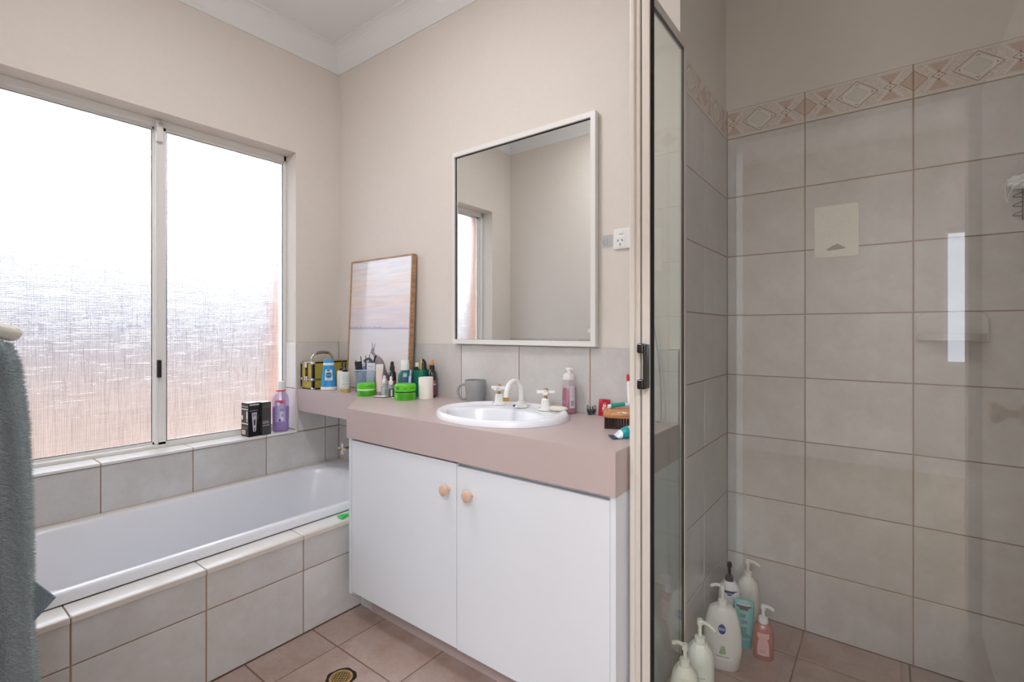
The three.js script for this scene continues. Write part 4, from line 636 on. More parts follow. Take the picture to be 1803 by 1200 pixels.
{ // spray bottles, mouthwash, teal cup, candle
  const mk = (lab, x, z, hgt, col, cap, lbl) => { const b = onTop('spray_bottle', lab, 'bottle', x, z), r = 0.0195, s = hgt / 0.165;
    mesh('body', lathe([[0, 0], [r * 0.95, 0], [r, 0.002], [r, 0.1 * s], [r * 0.92, 0.112 * s], [0.011, 0.122 * s], [0, 0.122 * s]]), phys(css('#1a0f10'), 0.15, { clearcoat: 0.6 }), b);
    mesh('label', labelG(r * 1.015, r * 1.015, 0.006, 0.075 * s, 1.2), phys(0xffffff, 0.4, { map: textOn(col, lbl) }), b);
    mesh('collar', lathe([[0, 0.12 * s], [0.0115, 0.12 * s], [0.0115, 0.14 * s], [0.009, 0.143 * s], [0, 0.143 * s]]), M.black, b);
    mesh('nozzle', lathe([[0, 0.142 * s], [0.0085, 0.142 * s], [0.008, 0.158 * s], [0.0065, 0.165 * s], [0, 0.165 * s]]), cap, b); };
  mk('black pump spray bottle with dark red label, standing by the tube', 0.641, 0.132, 0.163, '#7a2432', M.black, (q, w, h) => { q.fillStyle = '#9c3a40'; q.fillRect(0, 0, w, 70); q.fillStyle = '#d9c9c4'; q.fillRect(0, 82, w, 20); scribble(q, 30, 130, 226, 5, 22, '#b98a8e', 5); });
  mk('dark spray bottle with orange tip and red label behind the white candle', 0.818, 0.04, 0.172, '#8e2c48', phys(css('#e0935c'), 0.4), (q, w, h) => { q.fillStyle = '#c88a58'; q.fillRect(60, 4, 150, 50); q.fillStyle = '#e5dcd6'; q.fillRect(0, 58, w, 20); scribble(q, 40, 110, 216, 6, 22, '#c46a80', 5); });
  const m = onTop('mouthwash_bottle', 'teal mouthwash bottle with white cap and blue label, beside the print', 'bottle', 0.689, 0.094);
  mesh('body', sbody([[0, 0.029, 0.017], [0.004, 0.032, 0.0195], [0.08, 0.033, 0.0205], [0.105, 0.031, 0.02], [0.118, 0.02, 0.017], [0.124, 0.017, 0.016]], 2.6), phys(css('#3f9c98'), 0.1, { transmission: 0.45, thickness: 0, clearcoat: 0.6 }), m);
  mesh('label', labelG(0.0335, 0.0215, 0.02, 0.092, 0.6), phys(0xffffff, 0.35, { map: textOn('#2d5f93', (q, w, h) => { q.fillStyle = '#b24a5a'; q.fillRect(20, 30, 80, 36); scribble(q, 24, 96, 232, 5, 26, '#9fc4dc', 7); q.strokeStyle = '#3fb49a'; q.lineWidth = 16; q.strokeRect(0, 0, w, h); }) }), m);
  mesh('cap', lathe([[0, 0.123], [0.0225, 0.123], [0.0225, 0.126], [0.0195, 0.168], [0.0185, 0.1705], [0, 0.171]], 36), M.whitePlastic, m);
  const cx = 0.755, cz = 0.052, c = onTop('teal_cup', 'translucent teal plastic cup holding toothbrushes and combs', 'cup', cx, cz);
  const tl = phys(css('#159a86'), 0.25, { transmission: 0.5, thickness: 0 });
  mesh('cup_wall', lathe([[0.031, 0.004], [0.033, 0.0], [0.0405, 0.126], [0.039, 0.126], [0.031, 0.004], [0, 0.004]].reverse(), 40), tl, c);
  const inCup = (n, l, cat, dx, dz, lean, build) => { const o = thing(n, l, cat, [cx + dx, CT + 0.006, cz + dz], 0.65); o.rotation.z = lean; build(o); };
  inCup('hair_comb', 'black curved hair comb in the teal cup', 'comb', 0.004, 0.0, -0.06, (o) => { mesh('spine', tube([[0.012, 0, 0], [0.013, 0.09, 0], [0.008, 0.15, 0], [-0.006, 0.166, 0], [-0.016, 0.16, 0]], 0.0055, 40, 10), M.black, o); mesh('web', boxG(-0.012, 0.008, 0.1, 0.156, -0.0015, 0.0015, 0.001), std(css('#5a5560'), 0.5), o); });
  inCup('yellow_stick', 'thin yellow plastic stick in the teal cup', 'stick', 0.012, 0.014, -0.02, (o) => { mesh('shaft', boxG(-0.0025, 0.0025, 0.0, 0.168, -0.002, 0.002, 0.001), phys(css('#d8d23a'), 0.4), o); mesh('tip', boxG(-0.0035, 0.0035, 0.15, 0.17, -0.0025, 0.0025, 0.001), phys(css('#e2dc58'), 0.4), o); });
  inCup('toothbrush', 'white and yellow toothbrush head in the teal cup', 'toothbrush', -0.012, 0.004, 0.05, (o) => { mesh('handle', cyl([0, 0, 0], [0, 0.125, 0], 0.004), phys(css('#58a048'), 0.4), o); mesh('head', boxG(-0.009, 0.009, 0.122, 0.152, -0.005, 0.005, 0.003), phys(css('#ece8dc'), 0.5), o); mesh('bristles', boxG(0.0, 0.012, 0.124, 0.146, -0.004, 0.004, 0.001), phys(css('#d9b23c'), 0.6), o); });
  inCup('flat_brush', 'slanted square black brush head in the teal cup', 'brush', 0.012, 0.006, 0.22, (o) => { mesh('handle', cyl([0, 0, 0], [0, 0.11, 0], 0.0035), M.black, o); mesh('pad', boxG(-0.009, 0.011, 0.108, 0.136, -0.006, 0.006, 0.002), M.black, o); });
  inCup('razor', 'orange-brown plastic handle at the back of the teal cup', 'razor', 0.018, -0.012, -0.12, (o) => { mesh('handle', cyl([0, 0, 0], [0, 0.14, 0], 0.005), phys(css('#c9a06a'), 0.4), o); mesh('end', new THREE.SphereGeometry(0.0065, 12, 10).translate(0, 0.142, 0), phys(css('#c9a06a'), 0.4), o); });
  const tb = thing('toothbrush', 'pale blue patterned toothbrush leaning on the teal cup', 'toothbrush', [0.742, CT, 0.118], 0.65); tb.rotation.z = 0.04; tb.rotation.x = -0.16;
  mesh('handle', boxG(-0.0062, 0.0062, 0.0, 0.1, -0.0035, 0.0035, 0.003), phys(0xffffff, 0.35, { map: textOn('#c6d0ee', (q, w, h) => { for (let i = 0; i < 26; i++) { q.fillStyle = i % 2 ? '#5a5fa0' : '#eef1fb'; q.beginPath(); q.ellipse(rnd() * w, rnd() * h, 10 + rnd() * 18, 8 + rnd() * 10, rnd() * 3, 0, 7); q.fill(); } }) }), tb);
  mesh('neck', boxG(-0.0035, 0.0035, 0.1, 0.128, -0.0025, 0.0025, 0.002), phys(css('#b9c6ea'), 0.35), tb);
  const cd = onTop('candle', 'plain white pillar candle next to the green jar', 'candle', 0.845, 0.104);
  mesh('wax', lathe([[0, 0], [0.032, 0], [0.0335, 0.002], [0.0335, 0.096], [0.032, 0.0985], [0.027, 0.098], [0.02, 0.094], [0, 0.093]], 48), phys(css('#f0ebe0'), 0.5), cd);
  mesh('wick', cyl([0, 0.092, 0], [0.001, 0.098, 0], 0.0008, 0.0008, 6), std(css('#3a3028'), 0.9), cd);
}
{ // mug, hand soap
  const m = onTop('mug', 'matt grey ceramic mug behind the washbasin', 'mug', 1.107, 0.06, Math.atan2(-0.608, -0.794)), gm = phys(css('#9b9a99'), 0.5);
  mesh('cup', lathe([[0, 0.002], [0.034, 0], [0.037, 0.003], [0.0435, 0.06], [0.0455, 0.096], [0.0445, 0.0985], [0.0425, 0.097], [0.04, 0.06], [0.034, 0.008], [0, 0.007]], 48), gm, m);
  mesh('handle', tube([[0.04, 0.078, 0], [0.06, 0.078, 0], [0.074, 0.06, 0], [0.072, 0.034, 0], [0.055, 0.016, 0], [0.038, 0.02, 0]], 0.0058, 50, 12), gm, m);
  const p = onTop('foam_soap_dispenser', 'clear foaming hand soap bottle filled with pink liquid and white pump', 'soap bottle', 1.567, 0.046, faceCam(1.567, 0.046) + 0.5);
  mesh('bottle', sbody([[0, 0.0265, 0.022], [0.003, 0.029, 0.0245], [0.03, 0.0285, 0.024], [0.09, 0.0255, 0.0225], [0.124, 0.024, 0.0215], [0.128, 0.022, 0.02]], 2.4), phys(lin(0.95, 0.9, 0.93), 0.05, { transmission: 0.85, thickness: 0 }), p);
  mesh('liquid', sbody([[0.003, 0.0255, 0.021], [0.006, 0.0275, 0.023], [0.03, 0.027, 0.0225], [0.088, 0.0245, 0.0213], [0.096, 0.0243, 0.0211]], 2.4), phys(css('#a8446c'), 0.2), p);
  mesh('label', labelG(0.0292, 0.0248, 0.022, 0.104, 0.42, 10, 0.0262, 0.023), phys(0xffffff, 0.4, { map: textOn('#d9d3d8', (q, w, h) => { scribble(q, 30, 22, 226, 8, 15, '#8f8a98', 4); q.fillStyle = '#3b3742'; for (let k = 0; k < 14; k++) q.fillRect(50 + k * 11, 170, 3 + (k * 7) % 6, 60); }) }), p);
  mesh('collar', lathe([[0, 0.127], [0.0235, 0.127], [0.0235, 0.1285], [0.0225, 0.142], [0.019, 0.149], [0.011, 0.151], [0, 0.151]], 36), phys(css('#e9e2e2'), 0.4), p);
  mesh('pump', merge([cyl([0, 0.148, 0], [0, 0.168, 0], 0.0085, 0.0085), boxG(-0.01, 0.01, 0.16, 0.171, -0.012, 0.018, 0.004)]), M.whitePlastic, p);
}
{ // small things on the right end of the counter
  const c = onTop('claw_clip', 'small black claw hair clip against the splashback', 'clip', 1.647, 0.022, 0.5);
  mesh('jaw', merge([tube([[-0.013, 0.034, 0], [-0.014, 0.016, 0.006], [-0.008, 0.003, 0.008], [0, 0.001, 0.008]], 0.0032, 24, 8), tube([[-0.004, 0.03, 0.002], [-0.004, 0.014, 0.008], [0, 0.004, 0.01]], 0.0026, 20, 8)]), M.blackGloss, c);
  mesh('jaw', merge([tube([[0.013, 0.034, 0], [0.014, 0.016, 0.006], [0.008, 0.003, 0.008], [0, 0.001, 0.008]], 0.0032, 24, 8), tube([[0.005, 0.03, 0.002], [0.005, 0.014, 0.008], [0, 0.004, 0.01]], 0.0026, 20, 8)]), M.blackGloss, c);
  mesh('spring', boxG(-0.012, 0.012, 0.003, 0.02, -0.004, 0.006, 0.003), M.blackGloss, c);
  const r = onTop('foil_packet', 'shiny red foil packet standing against the splashback', 'packet', 1.697, 0.02, 0.35); r.rotation.x = -0.12;
  const pk = sbody([[0.0, 0.02, 0.002], [0.006, 0.0205, 0.005], [0.03, 0.0205, 0.008], [0.054, 0.0205, 0.005], [0.06, 0.02, 0.0015]], 3.2);
  mesh('pouch', pk, phys(css('#c01c34'), 0.18, { metalness: 0.3, clearcoat: 0.6 }), r);
  mesh('print', labelG(0.0212, 0.0088, 0.012, 0.05, 0.45, 8), phys(0xffffff, 0.25, { map: textOn('#c01c34', (q, w, h) => { q.fillStyle = '#f3e9ea'; q.beginPath(); q.ellipse(96, 120, 46, 70, 0.3, 0, 7); q.fill(); q.fillStyle = '#d84a86'; q.beginPath(); q.ellipse(86, 110, 26, 44, 0.3, 0, 7); q.fill(); q.fillStyle = '#f0e6e6'; q.fillRect(170, 60, 40, 60); q.fillStyle = '#e0a03a'; q.fillRect(60, 206, 120, 22); }) }), r);
  const b = onTop('nail_brush', 'wooden-backed scrubbing brush with dark bristles', 'brush', 1.853, 0.185, 0.42);
  const bt = 0.036, bg = []; for (let i = 0; i < 15; i++) for (let j = 0; j < 7; j++) bg.push(boxG(-0.062 + i * 0.0086, -0.0548 + i * 0.0086, 0, bt, -0.0265 + j * 0.0074, -0.0202 + j * 0.0074));
  const br = mesh('bristles', merge(bg), std(css('#2b1a16'), 0.8), b);
  mesh('back', boxUV(sbody([[bt - 0.001, 0.066, 0.03], [bt + 0.004, 0.068, 0.032], [bt + 0.018, 0.066, 0.031], [bt + 0.026, 0.058, 0.025], [bt + 0.028, 0.04, 0.016]], 3.6)), phys(0xffffff, 0.4, { map: woodMap([176, 112, 62], [206, 146, 92]), clearcoat: 0.3 }), b);
  const top = CT + bt + 0.029;
  const t2 = thing('toothbrush', 'teal-handled toothbrush lying on the wooden brush', 'toothbrush', [1.842, top + 0.003, 0.19], 0.75);
  mesh('handle', tube([[-0.042, 0.0, 0], [-0.02, 0.004, 0], [0.01, 0.005, 0], [0.04, 0.006, 0], [0.08, 0.005, 0.004]], 0.0065, 40, 12), phys(css('#e9eeee'), 0.35), t2);
  mesh('grip', tube([[-0.034, 0.0045, 0.003], [-0.012, 0.0065, 0.003], [0.012, 0.008, 0.002]], 0.0068, 24, 12), phys(css('#2a9d8c'), 0.4), t2);
  const t1 = thing('toothbrush', 'white toothbrush with red end leaning on the splashback', 'toothbrush', [1.848, top + 0.004, 0.135], 0);
  const dv = V(1.79 - 1.848, 0.99 - top - 0.004, 0.018 - 0.135), Lh = dv.length(); t1.quaternion.setFromUnitVectors(V(0, 1, 0), dv.normalize());
  mesh('handle', sbody([[0, 0.004, 0.003], [0.02, 0.006, 0.004], [Lh * 0.5, 0.0068, 0.0045], [Lh * 0.75, 0.005, 0.004]], 2.4), phys(0xffffff, 0.35, { map: textOn('#f1efee', (q, w, h) => { for (let i = 0; i < 16; i++) { q.fillStyle = ['#c94a5a', '#5a6fa8', '#3a3a44'][i % 3]; q.fillRect(rnd() * w, rnd() * h, 8, 5); } }) }), t1);
  mesh('end', sbody([[Lh * 0.74, 0.0052, 0.0042], [Lh * 0.88, 0.0062, 0.0048], [Lh * 0.99, 0.0045, 0.0036], [Lh, 0.002, 0.002]], 2.2), phys(css('#c4202c'), 0.3), t1);
  const tp = onTop('toothpaste_tube', 'squeezed blue and white toothpaste tube near the counter edge', 'toothpaste', 1.93, 0.3, 0.75);
  mesh('body', (() => { const rings = []; for (let k = 0; k <= 8; k++) { const q = k / 8, a = 0.004 + 0.014 * Math.sin(Math.PI * Math.min(1, q * 1.1)) ; rings.push(superLoop(0.021, Math.max(0.0016, a), 0, 2.4, 24).map((p) => V(-0.05 + 0.085 * q, Math.max(0.0, p.z + a * 0.9), p.x * (1 - 0.15 * q)))); } return crease(loft(rings, { capA: true, capB: true, uvScale: [1, 1] }), 50); })(), phys(0xffffff, 0.3, { map: textOn('#e8eef2', (q, w, h) => { q.fillStyle = '#2577b8'; q.fillRect(0, 0, w, 96); q.fillStyle = '#1e9aa0'; q.fillRect(0, 150, w, 60); q.fillStyle = '#d8505e'; q.fillRect(0, 110, w, 12); }) }), tp);
  mesh('crimp', boxG(-0.066, -0.048, 0.002, 0.005, -0.022, 0.022, 0.001), phys(css('#2f4d63'), 0.35), tp); mesh('cap', cyl([0.034, 0.012, 0], [0.054, 0.011, 0], 0.01, 0.009), M.whitePlastic, tp);
}
// ---------------------------------------------------------------- window sill
{
  const SY = 0.6138, blackBox = (q, w, h, f) => { q.fillStyle = '#141315'; q.fillRect(0, 0, w, h); f(q, w, h); };
  const mk = (n, lab, x0, x1, z0, z1, hh, front, side, turn) => { const b = thing(n, lab, 'box', [(x0 + x1) / 2, SY, (z0 + z1) / 2], turn), w = x1 - x0, d = z1 - z0;
    mesh('carton', boxG(-w / 2, w / 2, 0, hh, -d / 2, d / 2, 0.0008), phys(css('#161517'), 0.3), b);
    mesh('top_flap', boxG(-w / 2 + 0.001, w / 2 - 0.001, hh, hh + 0.0006, -d / 2 + 0.001, d / 2 - 0.001), phys(css('#e5e6ea'), 0.35), b);
    mesh('front_print', new THREE.PlaneGeometry(w - 0.003, hh - 0.004).translate(0, hh / 2, d / 2 + 0.0004), phys(0xffffff, 0.3, { map: canvasTex(256, 640, (q, a, c) => blackBox(q, a, c, front)) }), b);
    mesh('side_print', new THREE.PlaneGeometry(d - 0.003, hh - 0.004).rotateY(Math.PI / 2).translate(w / 2 + 0.0004, hh / 2, 0), phys(0xffffff, 0.3, { map: canvasTex(256, 640, (q, a, c) => blackBox(q, a, c, side)) }), b); };
  mk('trimmer_box', 'black hair trimmer carton with trimmer picture on the window sill', -0.082, -0.014, 0.443, 0.502, 0.168,
    (q, w, h) => { T(q, 'Professional', w / 2, 58, 40, '#c9ccd0', 'serif'); q.fillStyle = '#e4e5e8'; q.fillRect(6, 104, w - 12, 20); q.fillRect(6, 386, w - 12, 20); scribble(q, 20, 150, 150, 5, 26, '#55575c', 5); q.fillStyle = '#eef0f0'; q.beginPath(); q.ellipse(34, 280, 28, 46, 0, 0, 7); q.fill(); T(q, '0', 34, 282, 40, '#222'); q.fillStyle = '#e9e3da'; q.fillRect(186, 150, 48, 210); q.fillStyle = '#c98a55'; q.fillRect(192, 290, 36, 60); for (let k = 0; k < 4; k++) { q.fillStyle = ['#b0603a', '#c98a3a', '#a8794a', '#8a8c84'][k]; q.beginPath(); q.arc(52 + k * 50, 482, 16, 0, 7); q.fill(); } q.fillStyle = '#e8cdbd'; q.fillRect(24, 520, 130, 92); q.fillStyle = '#d8a792'; q.fillRect(70, 530, 40, 70); },
    (q, w, h) => { q.fillStyle = '#d7d5da'; q.fillRect(16, 14, w - 32, 28); scribble(q, 24, 66, 232, 3, 26, '#5d5a48', 6); q.fillStyle = '#cfcfd2'; q.fillRect(20, 140, w - 60, 6); q.fillStyle = '#c9c6d2'; q.beginPath(); q.moveTo(66, 180); q.lineTo(190, 180); q.lineTo(170, 520); q.lineTo(160, 560); q.lineTo(106, 560); q.lineTo(96, 520); q.closePath(); q.fill(); q.fillStyle = '#1e1d20'; q.fillRect(116, 320, 36, 110); q.fillStyle = '#a39fb0'; q.fillRect(80, 200, 96, 60); q.fillStyle = '#2a292c'; q.fillRect(126, 480, 14, 80); q.strokeStyle = '#a87a52'; q.lineWidth = 8; q.beginPath(); q.moveTo(196, 330); q.lineTo(236, 240); q.stroke(); }, 0.06);
  mk('trimmer_box', 'dark grey carton with printed text beside the trimmer carton', -0.07, -0.006, 0.39, 0.438, 0.166,
    (q, w, h) => { scribble(q, 20, 40, 236, 8, 30, '#b8b6ac', 8); q.fillStyle = '#7e3a2c'; q.fillRect(10, 380, w - 20, 60); scribble(q, 20, 470, 236, 5, 26, '#c4bfb4', 8); },
    (q, w, h) => { q.fillStyle = '#4c4b4c'; q.fillRect(0, 0, w, h); scribble(q, 16, 30, 240, 4, 24, '#8f8e8c', 6); scribble(q, 16, 130, 240, 13, 18, '#636263', 3); for (const y of [370, 404, 450]) { q.fillStyle = '#d4d3d1'; q.fillRect(16, y, 200 - (y % 50), 14); } scribble(q, 16, 490, 240, 6, 22, '#777', 4); }, 0.02);
  const p = thing('mouthwash_bottle', 'purple mouthwash bottle with white cap at the end of the window sill', 'bottle', [-0.048, SY, 0.318], 1.05);
  mesh('body', sbody([[0, 0.036, 0.025], [0.004, 0.0405, 0.029], [0.09, 0.042, 0.03], [0.165, 0.0415, 0.03], [0.19, 0.036, 0.027], [0.207, 0.022, 0.02], [0.212, 0.018, 0.018]], 2.7), phys(lin(0.86, 0.78, 0.93), 0.06, { transmission: 0.75, thickness: 0, clearcoat: 0.5 }), p);
  mesh('liquid', sbody([[0.002, 0.036, 0.025], [0.006, 0.039, 0.0275], [0.09, 0.0405, 0.0285], [0.13, 0.0403, 0.0284]], 2.7), phys(css('#9a62c8'), 0.15), p);
  mesh('label', labelG(0.043, 0.031, 0.05, 0.165, 0.62, 14), phys(0xffffff, 0.35, { map: canvasTex(256, 384, (q, w, h) => { q.fillStyle = '#c9b9e4'; q.fillRect(0, 0, w, h); q.fillStyle = '#e0507e'; q.fillRect(0, 0, w, 60); q.fillStyle = '#eef0fa'; q.beginPath(); q.ellipse(60, 66, 60, 34, 0, 0, 7); q.fill(); q.fillStyle = '#cf3a4e'; q.beginPath(); q.ellipse(150, 34, 40, 18, 0.2, 0, 7); q.fill(); scribble(q, 110, 90, 240, 3, 20, '#8a86b8', 4); scribble(q, 116, 160, 236, 2, 16, '#4a4690', 10); q.fillStyle = '#e7e5f4'; q.fillRect(120, 210, 110, 150); q.fillStyle = '#5a5696'; for (let k = 0; k < 10; k++) q.fillRect(150 + k * 6, 236, 3, 60); q.fillStyle = '#3f3a88'; q.fillRect(96, 330, 40, 40); }) }), p);
  mesh('collar', lathe([[0, 0.211], [0.0225, 0.211], [0.0228, 0.213], [0.0225, 0.217], [0, 0.217]], 36), phys(css('#d2343a'), 0.35), p);
  mesh('cap', lathe([[0, 0.216], [0.0222, 0.216], [0.0185, 0.26], [0.0175, 0.2625], [0, 0.263]], 36), M.whitePlastic, p);
}
// ---------------------------------------------------------------- bottles on the shower floor
{
  const pump = (b, y, m, dir = 0, h = 0.05, len = 0.045) => { mesh('collar', lathe([[0, y], [0.0165, y], [0.0165, y + 0.006], [0.0155, y + 0.018], [0.009, y + 0.022], [0, y + 0.022]], 28), m, b); mesh('stem', cyl([0, y + 0.02, 0], [0, y + h, 0], 0.0055), m, b);
    const n = mesh('nozzle', merge([tube([[-0.004, y + h + 0.004, 0], [len * 0.5, y + h + 0.006, 0], [len, y + h - 0.004, 0]], 0.0058, 24, 10), cyl([0, y + h - 0.004, 0], [0, y + h + 0.012, 0], 0.0095, 0.008)]), m, b); n.rotation.y = dir; };
  const put = (n, l, cat, x, z, turn) => thing(n, l, cat, [x, SF, z], turn ?? faceCam(x, z));
  const scr = (bg, f) => phys(0xffffff, 0.45, { map: textOn(bg, f) });
  let b = put('pump_bottle', 'white lotion pump bottle with a round blue badge on the shower floor', 'bottle', 2.052, -0.2); const wp = phys(css('#eceade'), 0.38);
  mesh('body', sbody([[0, 0.048, 0.03], [0.006, 0.054, 0.034], [0.07, 0.063, 0.037], [0.12, 0.0625, 0.0365], [0.17, 0.055, 0.033], [0.203, 0.043, 0.028], [0.213, 0.03, 0.022], [0.216, 0.018, 0.016]], 2.3), wp, b); pump(b, 0.215, wp, 2.9, 0.06, 0.04);
  mesh('label', labelG(0.0636, 0.0376, 0.04, 0.17, 0.6, 14, 0.0585, 0.0355), scr('#eceade', (q, w, h) => { q.fillStyle = '#24429c'; q.beginPath(); q.ellipse(120, 46, 44, 34, 0, 0, 7); q.fill(); T(q, 'NIVEA', 120, 47, 24, '#e9ecf6'); scribble(q, 50, 98, 200, 2, 12, '#6d7f9c', 4); scribble(q, 44, 124, 214, 2, 12, '#8ea07c', 4); for (let i = 0; i < 26; i++) { q.fillStyle = i % 2 ? '#8fae74' : '#aec394'; q.beginPath(); q.ellipse(90 + rnd() * 80, 160 + rnd() * 44, 18, 9, rnd() * 3, 0, 7); q.fill(); } scribble(q, 50, 232, 200, 1, 10, '#6c7c66', 6); }), b);
  b = put('pump_bottle', 'tall white shampoo pump bottle next to the glass return panel', 'bottle', 2.062, 0.1); const gp = phys(css('#e6e8d8'), 0.38);
  mesh('body', sbody([[0, 0.036, 0.028], [0.006, 0.041, 0.032], [0.19, 0.041, 0.032], [0.22, 0.035, 0.028], [0.238, 0.02, 0.018]], 2.4), gp, b); pump(b, 0.236, gp, -0.5, 0.06, 0.05);
  mesh('label', labelG(0.0418, 0.0328, 0.04, 0.18, 0.6), scr('#e6e8d8', (q) => { scribble(q, 40, 60, 216, 7, 22, '#9fb08c', 5); }), b);
  b = put('pump_bottle', 'pale pump bottle with orange and green fruit label on the shower floor', 'bottle', 2.045, 0.188); const op = phys(css('#e5e4cf'), 0.38);
  mesh('body', sbody([[0, 0.038, 0.028], [0.006, 0.044, 0.033], [0.14, 0.043, 0.032], [0.19, 0.034, 0.027], [0.21, 0.02, 0.018]], 2.3), op, b); pump(b, 0.208, op, 2.6, 0.05, 0.04);
  mesh('label', labelG(0.0448, 0.0338, 0.05, 0.185, 0.75, 14, 0.0365, 0.0282), scr('#e5e4cf', (q) => { for (const [x, y, r, c] of [[120, 70, 46, '#e2a040'], [170, 40, 26, '#e8b050'], [176, 104, 40, '#7fae62'], [110, 190, 62, '#e3a548'], [120, 140, 22, '#f2eee0']]) { q.fillStyle = c; q.beginPath(); q.ellipse(x, y, r, r * 0.8, 0.3, 0, 7); q.fill(); } }), b);
  b = put('pump_bottle', 'white bottle with black pump and navy label in the shower corner', 'bottle', 2.022, -0.42); 
  mesh('body', sbody([[0, 0.036, 0.026], [0.006, 0.041, 0.03], [0.15, 0.041, 0.03], [0.185, 0.034, 0.026], [0.205, 0.019, 0.017]], 2.4), M.whitePlastic, b); pump(b, 0.203, M.blackGloss, 1.6, 0.06, 0.022);
  mesh('label', labelG(0.0418, 0.0308, 0.05, 0.175, 0.8, 14, 0.039, 0.029), scr('#f0f0f0', (q, w) => { q.fillStyle = '#2a3a78'; q.fillRect(0, 0, w, 60); q.fillRect(0, 150, w, 34); scribble(q, 60, 24, 200, 2, 16, '#dfe4f4', 7); scribble(q, 40, 84, 216, 3, 20, '#6c7486', 5); }), b);
  b = put('pump_bottle', 'plain white pump bottle at the back of the shower corner', 'bottle', 2.066, -0.53);
  mesh('body', sbody([[0, 0.036, 0.03], [0.006, 0.041, 0.034], [0.13, 0.042, 0.035], [0.17, 0.036, 0.03], [0.192, 0.018, 0.017]], 2.2), wp, b); pump(b, 0.19, wp, -0.2, 0.056, 0.045);
  b = put('wash_bottle', 'teal body wash bottle standing upside down on its cap', 'bottle', 2.086, -0.365);
  mesh('cap', sbody([[0, 0.024, 0.017], [0.03, 0.026, 0.018]], 2.6), phys(css('#4fb0b0'), 0.35), b); mesh('body', sbody([[0.03, 0.026, 0.018], [0.06, 0.034, 0.02], [0.15, 0.036, 0.018], [0.172, 0.036, 0.005]], 2.6), phys(css('#7cc4be'), 0.35), b);
  mesh('label', labelG(0.0355, 0.0206, 0.04, 0.165, 0.75, 14, 0.0368, 0.0188), scr('#8fcac4', (q, w) => { q.fillStyle = '#d9dcdc'; q.fillRect(0, 0, w, 40); q.fillStyle = '#4a4f58'; q.fillRect(0, 14, w, 34); T(q, 'DEEP', 110, 92, 40, '#3a5a70'); T(q, 'CLEAN', 124, 136, 40, '#3a5a70'); q.fillStyle = '#4aa4a4'; q.fillRect(0, 176, w, 80); }), b);
  b = put('pump_bottle', 'clear pink hand wash bottle with white pump on the shower floor', 'bottle', 2.158, -0.335);
  mesh('body', sbody([[0, 0.03, 0.022], [0.006, 0.034, 0.025], [0.08, 0.036, 0.026], [0.115, 0.03, 0.022], [0.13, 0.015, 0.014]], 2.4), phys(css('#d98a80'), 0.12, { transmission: 0.35, thickness: 0 }), b); pump(b, 0.128, M.whitePlastic, 0.1, 0.052, 0.034);
  mesh('label', labelG(0.0368, 0.0268, 0.02, 0.1, 0.55), scr('#e8c0b6', (q) => { scribble(q, 50, 40, 206, 7, 20, '#c98a80', 4); scribble(q, 60, 196, 180, 2, 18, '#5a4a4a', 6); }), b);
}
